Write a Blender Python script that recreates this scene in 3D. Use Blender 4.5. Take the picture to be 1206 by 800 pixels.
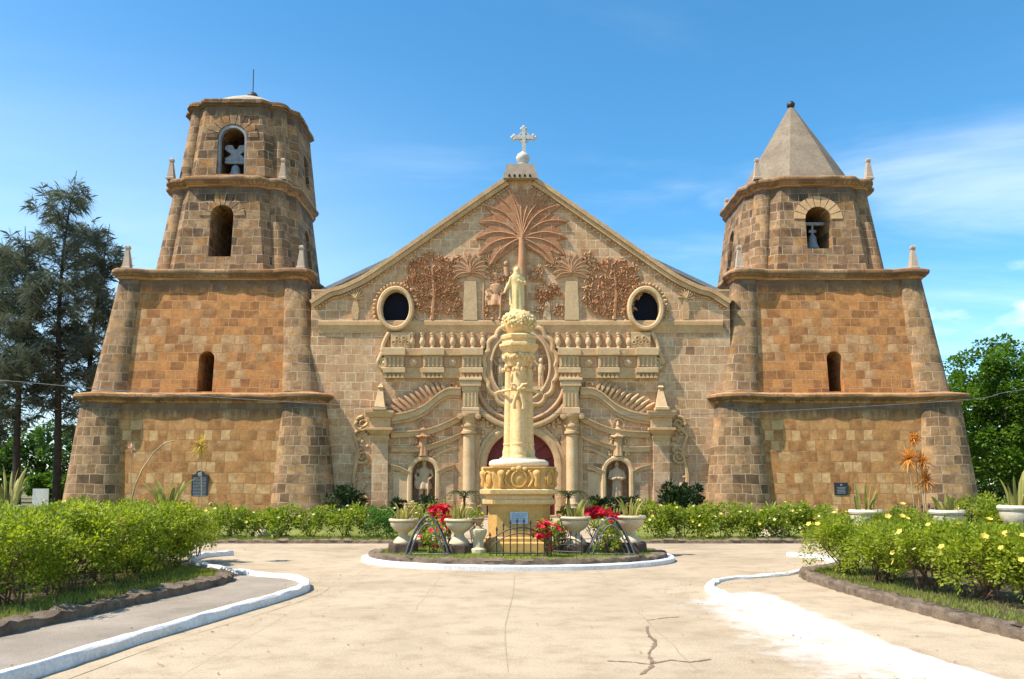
import bpy, bmesh, math, random
from mathutils import Vector, Matrix, Euler, noise as mnoise
from mathutils.geometry import tessellate_polygon
R = math.radians
PI = math.pi
for o in list(bpy.data.objects): bpy.data.objects.remove(o)
SC = bpy.context.scene
COL = SC.collection

# ---------------------------------------------------------------- camera, sky, sun, exposure
FPX, HOR, EYE, PITCH = 938.0, 572.0, 1.6, 4.0
_c, _s = math.cos(R(PITCH)), math.sin(R(PITCH))
_py0 = HOR - FPX*math.tan(R(PITCH))
cam_d = bpy.data.cameras.new('camera'); cam = bpy.data.objects.new('camera', cam_d); COL.objects.link(cam)
cam.location = (0, 0, EYE); cam.rotation_euler = (R(90+PITCH), 0, 0)
cam_d.sensor_fit = 'HORIZONTAL'; cam_d.sensor_width = 36; cam_d.lens = FPX*36/1206
cam_d.shift_y = (_py0-400)/1206; cam_d.clip_start = .1; cam_d.clip_end = 6000
SC.camera = cam

SUN_EL, SUN_BEHIND = 56.0, -18.0      # degrees above the horizon; degrees behind the plane of the facade
S = Vector((-math.cos(R(SUN_EL))*math.cos(R(SUN_BEHIND)), math.cos(R(SUN_EL))*math.sin(R(SUN_BEHIND)), math.sin(R(SUN_EL))))
sun_d = bpy.data.lights.new('sun', 'SUN'); sun = bpy.data.objects.new('sun', sun_d); COL.objects.link(sun)
sun_d.energy = 4.2; sun_d.angle = R(.55); sun_d.color = (1, .92, .83)
sun.rotation_euler = S.to_track_quat('Z', 'Y').to_euler(); sun.location = (-30, 10, 50)

W = bpy.data.worlds.new('World'); SC.world = W; W.use_nodes = True
def build_world():
    nt = W.node_tree; N = nt.nodes; L = nt.links
    bg = N['Background']; bg.inputs['Strength'].default_value = .12
    sky = N.new('ShaderNodeTexSky'); sky.sky_type = 'NISHITA'; sky.sun_disc = False
    sky.sun_elevation = R(SUN_EL); sky.sun_rotation = math.atan2(S.x, S.y)
    sky.air_density = .85; sky.dust_density = .02; sky.ozone_density = 2.6
    hs = N.new('ShaderNodeHueSaturation'); hs.inputs['Saturation'].default_value = 1.25; hs.inputs['Hue'].default_value = .487; hs.inputs['Value'].default_value = 1.06
    L.new(sky.outputs[0], hs.inputs['Color'])
    tc = N.new('ShaderNodeTexCoord'); sep = N.new('ShaderNodeSeparateXYZ'); L.new(tc.outputs['Generated'], sep.inputs[0])
    def M(op, a, b=None, c=None):
        n = N.new('ShaderNodeMath'); n.operation = op
        for i, x in enumerate((a, b, c)):
            if x is None: continue
            if isinstance(x, (int, float)): n.inputs[i].default_value = x
            else: L.new(x, n.inputs[i])
        return n.outputs[0]
    z = M('ADD', M('MAXIMUM', sep.outputs[2], 0.0), .12)
    u = M('DIVIDE', sep.outputs[0], z); v = M('DIVIDE', sep.outputs[1], z)
    cb = N.new('ShaderNodeCombineXYZ'); L.new(u, cb.inputs[0]); L.new(v, cb.inputs[1])
    mp = N.new('ShaderNodeMapping'); mp.inputs['Rotation'].default_value = (0, 0, R(24)); mp.inputs['Scale'].default_value = (.55, 1.5, 1); mp.inputs['Location'].default_value = (7.7, 4.1, 0)
    L.new(cb.outputs[0], mp.inputs[0])
    n1 = N.new('ShaderNodeTexNoise'); n1.inputs['Scale'].default_value = .95; n1.inputs['Detail'].default_value = 9; n1.inputs['Roughness'].default_value = .58; n1.inputs['Distortion'].default_value = .5
    L.new(mp.outputs[0], n1.inputs['Vector'])
    r1 = N.new('ShaderNodeMapRange'); r1.interpolation_type = 'SMOOTHSTEP'
    for i, x in ((1, .40), (2, .80), (3, 0), (4, .36)): r1.inputs[i].default_value = x
    L.new(n1.outputs[0], r1.inputs[0])
    n2 = N.new('ShaderNodeTexNoise'); n2.inputs['Scale'].default_value = 5.0; n2.inputs['Detail'].default_value = 8; n2.inputs['Roughness'].default_value = .55
    mp2 = N.new('ShaderNodeMapping'); mp2.inputs['Scale'].default_value = (1, 1, 2.4); mp2.inputs['Location'].default_value = (.7, .2, .35)
    L.new(tc.outputs['Generated'], mp2.inputs[0]); L.new(mp2.outputs[0], n2.inputs['Vector'])
    r2 = N.new('ShaderNodeMapRange'); r2.interpolation_type = 'SMOOTHSTEP'
    for i, x in ((1, .55), (2, .72), (3, 0), (4, .8)): r2.inputs[i].default_value = x
    L.new(n2.outputs[0], r2.inputs[0])
    low = N.new('ShaderNodeMapRange'); low.interpolation_type = 'SMOOTHSTEP'
    for i, x in ((1, .40), (2, .12), (3, 0), (4, 1)): low.inputs[i].default_value = x
    L.new(sep.outputs[2], low.inputs[0])
    def MR(v, a, b, c, d):
        n = N.new('ShaderNodeMapRange'); n.interpolation_type = 'SMOOTHSTEP'; L.new(v, n.inputs[0])
        for i, x in ((1, a), (2, b), (3, c), (4, d)): n.inputs[i].default_value = x
        return n.outputs[0]
    c1 = M('MULTIPLY', r1.outputs[0], MR(sep.outputs[0], -.25, .40, .45, 1.0))
    hz = M('MULTIPLY', M('MULTIPLY', MR(sep.outputs[0], .15, -.55, 0, 1), MR(sep.outputs[2], .58, .10, 0, 1)), M('MULTIPLY_ADD', n1.outputs[0], .60, .0))
    cm = M('MAXIMUM', M('MAXIMUM', c1, hz), M('MULTIPLY', r2.outputs[0], low.outputs[0]))
    mx = N.new('ShaderNodeMix'); mx.data_type = 'RGBA'
    L.new(cm, mx.inputs[0]); L.new(hs.outputs[0], mx.inputs[6]); mx.inputs[7].default_value = (6.6, 7.0, 7.4, 1)
    L.new(mx.outputs[2], bg.inputs[0])
build_world()
SC.view_settings.view_transform = 'Standard'; SC.view_settings.look = 'None'
SC.view_settings.exposure = 1.0; SC.view_settings.gamma = 1.0
SC.cycles.max_bounces = 8; SC.cycles.diffuse_bounces = 4; SC.cycles.transparent_max_bounces = 6
SC.cycles.use_denoising = True

def ray(px, py):
    dx = (px-603)/FPX; dz = -(py-_py0)/FPX
    return Vector((dx, _c-dz*_s, _s+dz*_c))
def Q(px, py, Y):                     # point of the photo's pixel on the upright plane at distance Y
    d = ray(px, py); k = Y/d.y
    return Vector((d.x*k, Y, EYE+d.z*k))
def G(px, py, z=0.0):                 # point of the photo's pixel on the level z
    d = ray(px, py); k = (z-EYE)/d.z
    return Vector((d.x*k, d.y*k, z))

# ---------------------------------------------------------------- materials
MATS = {}
def newmat(name):
    m = bpy.data.materials.new(name); m.use_nodes = True; MATS[name] = m
    nt = m.node_tree; return m, nt.nodes, nt.links, nt.nodes['Principled BSDF']
def mnode(N, L, op, a, b=None, c=None, clamp=False):
    n = N.new('ShaderNodeMath'); n.operation = op; n.use_clamp = clamp
    for i, x in enumerate((a, b, c)):
        if x is None: continue
        if isinstance(x, (int, float)): n.inputs[i].default_value = x
        else: L.new(x, n.inputs[i])
    return n.outputs[0]
def nz(N, L, vec, scale, detail=4, rough=.6, dist=0, dims=None):
    n = N.new('ShaderNodeTexNoise'); n.inputs['Scale'].default_value = scale; n.inputs['Detail'].default_value = detail
    n.inputs['Roughness'].default_value = rough; n.inputs['Distortion'].default_value = dist
    L.new(vec, n.inputs['Vector']); return n.outputs[0]
def mapping(N, L, vec, sc=(1, 1, 1), loc=(0, 0, 0), rot=(0, 0, 0)):
    m = N.new('ShaderNodeMapping'); m.inputs['Scale'].default_value = sc; m.inputs['Location'].default_value = loc; m.inputs['Rotation'].default_value = rot
    L.new(vec, m.inputs[0]); return m.outputs[0]
def ramp(N, L, fac, stops):
    r = N.new('ShaderNodeValToRGB'); e = r.color_ramp.elements
    while len(e) < len(stops): e.new(.5)
    for el, (p, c) in zip(e, stops): el.position = p; el.color = (*c, 1) if len(c) == 3 else c
    L.new(fac, r.inputs[0]); return r.outputs[0]
def mrange(N, L, v, a, b, c=0.0, d=1.0, smooth=True):
    r = N.new('ShaderNodeMapRange'); r.interpolation_type = 'SMOOTHSTEP' if smooth else 'LINEAR'
    for i, x in ((1, a), (2, b), (3, c), (4, d)): r.inputs[i].default_value = x
    L.new(v, r.inputs[0]); return r.outputs[0]
def mix(N, L, fac, a, b, blend='MIX'):
    m = N.new('ShaderNodeMix'); m.data_type = 'RGBA'; m.blend_type = blend
    for s, x in ((0, fac), (6, a), (7, b)):
        if isinstance(x, (int, float)): m.inputs[s].default_value = x
        elif isinstance(x, tuple): m.inputs[s].default_value = (*x, 1)
        else: L.new(x, m.inputs[s])
    return m.outputs[2]
def bump(N, L, h, bs, strength=.4, dist=.05):
    b = N.new('ShaderNodeBump'); b.inputs['Strength'].default_value = strength; b.inputs['Distance'].default_value = dist
    L.new(h, b.inputs['Height']); L.new(b.outputs[0], bs.inputs['Normal'])

def stone(name, cols, bw, bh, mortar, stains=(), ms=.020, seed=0.0, blotch=(.62, 1.12), mortar_amt=.8, grime=(.10, .075, .055), stain_len=1.1, lichen=.0, vw=.8):
    """coursed ashlar: blocks of varied tone, pale joints, blotches and dark drips below the given heights"""
    m, N, L, b = newmat(name)
    uv = N.new('ShaderNodeUVMap').outputs[0]
    wob = N.new('ShaderNodeTexNoise'); wob.inputs['Scale'].default_value = .9; wob.inputs['Detail'].default_value = 3
    L.new(mapping(N, L, uv, loc=(seed, seed*.7, 0)), wob.inputs['Vector'])
    vs = N.new('ShaderNodeVectorMath'); vs.operation = 'MULTIPLY_ADD'; vs.inputs[1].default_value = (.20, .22, 0)
    L.new(wob.outputs['Color'], vs.inputs[0]); L.new(uv, vs.inputs[2])
    def brick(w, h, off):
        t = N.new('ShaderNodeTexBrick'); t.offset = .43; t.offset_frequency = 2; t.squash = 1.45; t.squash_frequency = 3
        t.inputs['Color1'].default_value = (0, 0, 0, 1); t.inputs['Color2'].default_value = (1, 1, 1, 1); t.inputs['Mortar'].default_value = (.5, .5, .5, 1)
        t.inputs['Scale'].default_value = 1; t.inputs['Mortar Size'].default_value = ms; t.inputs['Mortar Smooth'].default_value = .2
        t.inputs['Brick Width'].default_value = w; t.inputs['Row Height'].default_value = h
        L.new(mapping(N, L, vs.outputs[0], loc=(off, off*.37, 0)), t.inputs['Vector']); return t
    t1 = brick(bw, bh, seed)
    val = N.new('ShaderNodeSeparateColor'); L.new(t1.outputs['Color'], val.inputs[0])
    big = nz(N, L, mapping(N, L, uv, loc=(seed*3, 1, 0)), .35, 5, .6)
    v2 = mnode(N, L, 'ADD', mnode(N, L, 'MULTIPLY', val.outputs[0], vw), mnode(N, L, 'MULTIPLY', mnode(N, L, 'SUBTRACT', big, .40 if vw > .7 else .30), 1.75-vw), clamp=True)
    n = len(cols)
    base = ramp(N, L, v2, [(i/(n-1), c) for i, c in enumerate(cols)])
    fine = nz(N, L, uv, 7, 8, .7); mid = nz(N, L, uv, 1.7, 6, .65)
    base = mix(N, L, 1.0, base, ramp(N, L, mid, [(.25, (blotch[0],)*3), (.75, (blotch[1],)*3)]), 'MULTIPLY')
    base = mix(N, L, 1.0, base, ramp(N, L, fine, [(.28, (.72, .70, .68)), (.72, (1.16, 1.16, 1.16))]), 'MULTIPLY')
    if lichen: lk = nz(N, L, mapping(N, L, uv, loc=(seed*1.7, seed, 0)), 1.15, 10, .78); base = mix(N, L, mrange(N, L, lk, .54, .70, 0, lichen), base, grime)
    jn = mrange(N, L, nz(N, L, uv, 1.1, 3), .35, .62)
    base = mix(N, L, mnode(N, L, 'MULTIPLY', t1.outputs['Fac'], mnode(N, L, 'MULTIPLY', mnode(N, L, 'ADD', jn, .35), mortar_amt), clamp=True), base, mortar)
    if stains:
        sx = N.new('ShaderNodeSeparateXYZ'); L.new(uv, sx.inputs[0])
        streak = nz(N, L, mapping(N, L, uv, sc=(4.5, .55, 1)), 1.3, 7, .75)
        tot = None
        for zt in stains:
            g = mnode(N, L, 'MULTIPLY', mrange(N, L, sx.outputs[1], zt-stain_len, zt, 0, 1, False), mrange(N, L, sx.outputs[1], zt+.02, zt+.03, 1, 0, False))
            tot = g if tot is None else mnode(N, L, 'ADD', tot, g)
        sm = mrange(N, L, mnode(N, L, 'ADD', streak, mnode(N, L, 'MULTIPLY', tot, .60)), .66, .92, 0, .68)
        sm = mnode(N, L, 'MULTIPLY', sm, mnode(N, L, 'MINIMUM', mnode(N, L, 'MULTIPLY', tot, 3.0), 1.0))
        base = mix(N, L, sm, base, grime)
    L.new(base, b.inputs['Base Color']); b.inputs['Roughness'].default_value = .92; b.inputs['Specular IOR Level'].default_value = .15
    h = mnode(N, L, 'ADD', mnode(N, L, 'MULTIPLY', mnode(N, L, 'SUBTRACT', 1.0, t1.outputs['Fac']), .8), mnode(N, L, 'ADD', mnode(N, L, 'MULTIPLY', fine, .7), mnode(N, L, 'MULTIPLY', val.outputs[0], .35)))
    bump(N, L, h, b, .55, .035)
    return m

def mottled(name, c1, c2, scale=3.0, rough=.85, dirt=None, bumpk=.3, spec=.2, dist=.02, scale2=None):
    m, N, L, b = newmat(name)
    tc = N.new('ShaderNodeTexCoord').outputs['Object']
    a = nz(N, L, tc, scale, 8, .65); f = nz(N, L, tc, scale2 or scale*9, 6, .75)
    col = ramp(N, L, a, [(.3, c1), (.7, c2)])
    col = mix(N, L, 1.0, col, ramp(N, L, f, [(.3, (.74, .73, .72)), (.7, (1.14, 1.14, 1.14))]), 'MULTIPLY')
    if dirt:
        d = nz(N, L, mapping(N, L, tc, sc=(1, 1, .35)), scale*2.3, 9, .75)
        col = mix(N, L, mrange(N, L, d, .56, .72, 0, dirt[3]), col, tuple(dirt[:3]))
    L.new(col, b.inputs['Base Color']); b.inputs['Roughness'].default_value = rough; b.inputs['Specular IOR Level'].default_value = spec
    bump(N, L, mnode(N, L, 'ADD', f, a), b, bumpk, dist)
    return m

def leafmat(name, c1, c2, trans=.35, tcol=None, rough=.5, spec=.3, clump=3.0):
    m, N, L, b = newmat(name)
    out = N['Material Output']
    gi = N.new('ShaderNodeNewGeometry').outputs['Random Per Island']; oi = N.new('ShaderNodeObjectInfo').outputs['Random']
    pn = nz(N, L, N.new('ShaderNodeTexCoord').outputs['Object'], clump, 3, .6)
    v = mnode(N, L, 'ADD', mnode(N, L, 'MULTIPLY', gi, .55), mnode(N, L, 'ADD', mnode(N, L, 'MULTIPLY', oi, .15), mnode(N, L, 'MULTIPLY', mnode(N, L, 'SUBTRACT', pn, .35), 1.0)), clamp=True)
    col = ramp(N, L, v, [(0, c1), (1, c2)])
    L.new(col, b.inputs['Base Color']); b.inputs['Roughness'].default_value = rough; b.inputs['Specular IOR Level'].default_value = spec
    t = N.new('ShaderNodeBsdfTranslucent')
    tc = mix(N, L, 1.0, col, tcol or (1.5, 1.5, .7), 'MULTIPLY'); L.new(tc, t.inputs[0])
    ms = N.new('ShaderNodeMixShader'); ms.inputs[0].default_value = trans
    L.new(b.outputs[0], ms.inputs[1]); L.new(t.outputs[0], ms.inputs[2]); L.new(ms.outputs[0], out.inputs[0])
    return m

FACADE = stone('facade_stone', [(.31, .175, .095), (.57, .335, .175), (.65, .415, .235), (.53, .30, .15), (.67, .455, .27), (.60, .35, .175), (.70, .50, .305)], .50, .46, (.76, .58, .37), stains=(10.0,), seed=2.3, mortar_amt=.8, blotch=(.66, 1.12), ms=.017, lichen=.32, grime=(.20, .13, .075))
FACADE_LOW = FACADE
TOWER_A = stone('lower_tower_stone', [(.18, .088, .034), (.42, .19, .062), (.55, .295, .115), (.34, .155, .055), (.62, .39, .18), (.50, .24, .08)], .45, .53, (.30, .18, .085), stains=(5.75,), seed=5.1, mortar_amt=.6, lichen=.45, vw=.62)
TOWER_B = stone('upper_tower_stone', [(.21, .105, .045), (.47, .19, .062), (.54, .255, .088), (.31, .135, .05), (.56, .34, .165), (.50, .20, .062)], .50, .46, (.46, .28, .145), stains=(12.25,), seed=9.4, mortar_amt=.5, vw=.52, stain_len=.9, lichen=.45)
BUTT = stone('buttress_stone', [(.13, .083, .048), (.30, .175, .085), (.43, .27, .14), (.20, .125, .065), (.50, .30, .14), (.35, .19, .08)], .42, .47, (.48, .37, .26), stains=(5.8, 12.3, 17.8, 22.5), seed=14.2, mortar_amt=.5, lichen=.8, blotch=(.42, 1.2))
BELFRY = stone('belfry_stone', [(.12, .08, .05), (.28, .17, .09), (.42, .265, .135), (.15, .095, .056), (.46, .24, .09), (.32, .195, .10)], .54, .50, (.48, .37, .25), stains=(17.8, 22.5), seed=21.7, mortar_amt=.6, lichen=.85, blotch=(.36, 1.2))
CORNICE = stone('cornice_stone', [(.22, .11, .05), (.48, .24, .095), (.58, .33, .15), (.38, .18, .07), (.60, .38, .19), (.50, .26, .10)], .95, .42, (.22, .14, .08), stains=(6.02, 12.62, 18.08), seed=31.0, mortar_amt=.9, lichen=.8, blotch=(.5, 1.2), stain_len=.4)
TRIM = mottled('carved_trim_stone', (.49, .29, .14), (.64, .43, .225), 1.6, .9, dirt=(.24, .16, .10, .55), bumpk=.5, dist=.03)
TRIM_PALE = mottled('pale_carved_stone', (.54, .35, .18), (.67, .48, .27), 1.8, .9, dirt=(.28, .20, .13, .5), bumpk=.45, dist=.03)
TERRA = mottled('terracotta_relief', (.45, .21, .10), (.57, .33, .175), 1.5, .9, dirt=(.26, .13, .07, .5), bumpk=.5, dist=.03)
TERRA_SOFT = mottled('soft_terracotta', (.46, .24, .12), (.58, .36, .20), 1.5, .9, dirt=(.30, .18, .10, .5), bumpk=.5, dist=.03)
TERRA_FROND = stone('terracotta_frond_stone', [(.36, .16, .08), (.44, .20, .095), (.48, .24, .12), (.42, .20, .10), (.50, .27, .15)], .66, .50, (.56, .38, .24), seed=2.3, mortar_amt=.6, blotch=(.85, 1.06))
PINN = mottled('pinnacle_stone', (.36, .27, .19), (.52, .42, .31), 3, .9, dirt=(.20, .16, .12, .6))
SPIRE = mottled('spire_cement', (.17, .13, .09), (.28, .225, .155), .9, .9, dirt=(.08, .065, .047, .75), bumpk=.4)
DOMEW = mottled('dome_cement', (.40, .34, .25), (.54, .47, .36), 1.0, .85, dirt=(.3, .26, .2, .5))
CREAM = mottled('cream_paint', (.66, .43, .18), (.76, .545, .26), 1.8, .75, dirt=(.30, .20, .09, .75), bumpk=.15, spec=.25)
CREAM_D = mottled('ochre_paint', (.56, .315, .085), (.65, .395, .13), 1.8, .75, dirt=(.26, .16, .065, .75), bumpk=.2, spec=.25)
CREAM_P = mottled('pale_cream_paint', (.64, .55, .38), (.74, .65, .48), 2.0, .75, dirt=(.34, .28, .20, .6), bumpk=.25)
STATUE_P = mottled('statue_paint', (.62, .46, .18), (.72, .57, .28), 4.0, .7, dirt=(.40, .30, .15, .5), bumpk=.2)
NICHE_ST = mottled('niche_statue_stone', (.46, .31, .18), (.56, .40, .25), 4.0, .9, dirt=(.26, .17, .10, .5))
WHITE = mottled('white_paint', (.62, .61, .58), (.80, .80, .78), 2.5, .75, dirt=(.28, .25, .20, .85), bumpk=.6)
CROSSW = mottled('weathered_white', (.46, .43, .38), (.64, .61, .55), 3.0, .8, dirt=(.26, .25, .23, .6))
URN = mottled('urn_cement', (.58, .46, .28), (.70, .58, .38), 3.0, .8, dirt=(.38, .29, .18, .5), bumpk=.3)
PLINTH = mottled('mossy_plinth', (.06, .045, .035), (.16, .11, .08), 6.0, .95, bumpk=.7, dist=.04)
ROCK = mottled('rough_rock', (.14, .10, .07), (.38, .29, .20), 5.0, .95, dirt=(.05, .045, .03, .7), bumpk=.9, dist=.06)
IRON = mottled('black_iron', (.012, .012, .014), (.03, .03, .032), 5.0, .5, spec=.5, bumpk=.2)
IRON_P = mottled('worn_iron', (.05, .05, .055), (.22, .22, .23), 9.0, .5, spec=.5, bumpk=.2)
BRONZE = mottled('grey_bronze', (.16, .19, .21), (.30, .34, .37), 4.0, .55, spec=.5)
YOKE = mottled('grey_yoke_wood', (.18, .20, .22), (.36, .39, .42), 4.0, .7)
RED = mottled('red_door_paint', (.13, .008, .006), (.20, .016, .011), 2.0, .5, spec=.4)
DARKIN = mottled('dark_interior', (.02, .016, .012), (.035, .028, .022), 2.0, .95)
ROOF = mottled('roof_metal', (.16, .20, .23), (.24, .28, .31), 1.5, .6)
BLACKP = mottled('marker_black', (.012, .014, .018), (.025, .028, .034), 3.0, .45, spec=.5)
GREYP = mottled('marker_lettering', (.22, .25, .28), (.34, .37, .40), 3.0, .6)
BLUEP = mottled('pale_blue_plaque', (.42, .52, .60), (.56, .66, .74), 3.0, .5)
BARK = mottled('bark', (.035, .027, .022), (.085, .065, .05), 4.0, .95, bumpk=.9, dist=.06)
STEMB = mottled('woody_stem', (.10, .055, .032), (.19, .11, .065), 8.0, .9)
DRY = mottled('dry_stalk', (.36, .26, .13), (.48, .36, .20), 8.0, .9)
SOIL = mottled('bed_soil', (.07, .05, .03), (.16, .12, .075), 1.2, .98, dirt=(.035, .05, .012, .8), bumpk=.9, dist=.08)
LAWN = mottled('lawn', (.12, .15, .022), (.24, .24, .06), .5, .98, dirt=(.20, .17, .07, .6), bumpk=.9, dist=.06)
ASPH = mottled('gravel_path', (.27, .225, .17), (.42, .355, .28), .9, .95, dirt=(.12, .10, .08, .5), bumpk=.9, dist=.02, scale2=60)
GROUND = mottled('earth', (.10, .10, .035), (.22, .18, .09), .05, .98, bumpk=.5)
UNLIT = mottled('unlit_opening', (.006, .007, .012), (.012, .013, .020), 2.0, .7, spec=.08, bumpk=.1)  # near-black colour standing for the unlit space inside the oval windows
CABLE = mottled('cable_sheath', (.10, .10, .10), (.2, .2, .2), 5, .6)
HEDGE_L = leafmat('shrub_leaf', (.055, .105, .008), (.42, .47, .04), .44)
HEDGE_B = leafmat('back_shrub_leaf', (.10, .16, .012), (.32, .38, .04), .42)
ROUND_L = leafmat('clipped_leaf', (.06, .14, .02), (.13, .26, .05), .35)
YEL = leafmat('yellow_petal', (.72, .50, .05), (.80, .66, .16), .3, (1.1, 1.1, .7))
PALEY = leafmat('pale_petal', (.72, .66, .30), (.80, .74, .45), .3, (1.1, 1.1, .9))
REDF = leafmat('red_petal', (.55, .01, .03), (.75, .03, .07), .3, (1.2, .8, .8))
ORNF = leafmat('orange_petal', (.72, .17, .02), (.80, .40, .05), .3, (1.2, 1, .8))
SNAKE = leafmat('snake_plant_leaf', (.20, .20, .045), (.42, .38, .12), .25)
DARKL = leafmat('dark_leaf', (.012, .025, .008), (.03, .06, .018), .2)
NEEDLE = leafmat('casuarina_needle', (.08, .10, .075), (.22, .25, .17), .35, (1.2, 1.2, .9), .6, .2, clump=.4)
BROAD = leafmat('broad_leaf', (.022, .06, .006), (.13, .24, .02), .38, clump=.5)
BROAD_D = leafmat('far_leaf', (.02, .06, .012), (.07, .15, .025), .3, clump=.5)
DRYL = leafmat('orange_bract', (.55, .22, .03), (.72, .36, .07), .3, (1.2, 1, .7))
STRAW = leafmat('straw_bract', (.52, .36, .05), (.66, .50, .12), .3, (1.1, 1.1, .8))
PINKB = leafmat('pink_bract', (.70, .34, .22), (.78, .46, .32), .3, (1.1, 1, .9))
GRASS_B = leafmat('grass_blade', (.12, .17, .02), (.34, .36, .08), .4)

def concrete():
    m, N, L, b = newmat('plaza_concrete')
    tc = N.new('ShaderNodeTexCoord').outputs['Object']
    a = nz(N, L, tc, .35, 7, .62, .4); c = nz(N, L, tc, 2.2, 8, .7); f = nz(N, L, tc, 45, 4, .7)
    col = ramp(N, L, a, [(.28, (.35, .27, .175)), (.5, (.445, .35, .235)), (.72, (.52, .415, .285))])
    col = mix(N, L, 1.0, col, ramp(N, L, c, [(.25, (.70, .66, .62)), (.5, (1.0, 1.0, 1.0)), (.8, (1.14, 1.14, 1.12))]), 'MULTIPLY')
    col = mix(N, L, 1.0, col, ramp(N, L, f, [(.3, (.74, .73, .71)), (.7, (1.13, 1.13, 1.13))]), 'MULTIPLY')
    # tyre-worn and stained streaks
    st = nz(N, L, mapping(N, L, tc, sc=(2.2, .35, 1)), .9, 8, .72)
    col = mix(N, L, mrange(N, L, st, .58, .76, 0, .35), col, (.36, .27, .18))
    # glare of the sun beside the right kerb, put into the concrete colour
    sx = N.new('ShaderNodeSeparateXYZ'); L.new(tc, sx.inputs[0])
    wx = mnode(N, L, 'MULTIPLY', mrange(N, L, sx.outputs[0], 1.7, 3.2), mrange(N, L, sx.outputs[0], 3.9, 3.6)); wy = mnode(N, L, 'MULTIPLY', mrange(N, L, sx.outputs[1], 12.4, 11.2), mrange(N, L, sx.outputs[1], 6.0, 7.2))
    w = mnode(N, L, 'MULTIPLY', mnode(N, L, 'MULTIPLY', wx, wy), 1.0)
    sun_glare = mrange(N, L, mnode(N, L, 'ADD', mnode(N, L, 'MULTIPLY', nz(N, L, tc, 1.6, 10, .75), 2.2), mnode(N, L, 'MULTIPLY', w, .9)), 1.42, 2.15, 0, .8)
    col = mix(N, L, sun_glare, col, (.62, .60, .54))
    # weathered slab joints, oil spots, grit
    jb = N.new('ShaderNodeTexBrick'); jb.offset = .35; jb.inputs['Scale'].default_value = 1; jb.inputs['Brick Width'].default_value = 4.4; jb.inputs['Row Height'].default_value = 3.6; jb.inputs['Mortar Size'].default_value = .012; jb.inputs['Mortar Smooth'].default_value = .4
    wv = N.new('ShaderNodeVectorMath'); wv.operation = 'MULTIPLY_ADD'; wv.inputs[1].default_value = (.10, .10, 0)
    wn = N.new('ShaderNodeTexNoise'); wn.inputs['Scale'].default_value = 1.6; wn.inputs['Detail'].default_value = 6; L.new(tc, wn.inputs['Vector']); L.new(wn.outputs['Color'], wv.inputs[0]); L.new(tc, wv.inputs[2])
    L.new(mapping(N, L, wv.outputs[0], loc=(1.2, .4, 0)), jb.inputs['Vector'])
    col = mix(N, L, mnode(N, L, 'MULTIPLY', jb.outputs['Fac'], mrange(N, L, c, .35, .65, .05, .55)), col, (.22, .16, .10))
    sp = nz(N, L, tc, 5.5, 7, .75); col = mix(N, L, mrange(N, L, sp, .64, .76, 0, .5), col, (.24, .17, .11))
    gr = nz(N, L, tc, 130, 2, .6); col = mix(N, L, mrange(N, L, gr, .58, .72, 0, .6), col, (.22, .165, .11))
    L.new(col, b.inputs['Base Color']); b.inputs['Roughness'].default_value = .9; b.inputs['Specular IOR Level'].default_value = .2
    bump(N, L, mnode(N, L, 'ADD', mnode(N, L, 'ADD', f, mnode(N, L, 'MULTIPLY', gr, .6)), mnode(N, L, 'MULTIPLY', c, 1.5)), b, .5, .015)
    return m
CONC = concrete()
SEAMM = mottled('seam_filler', (.30, .23, .15), (.45, .35, .24), 6, .95)
CRACKM = mottled('crack_filler', (.14, .095, .06), (.30, .21, .14), 6, .95)

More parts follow.
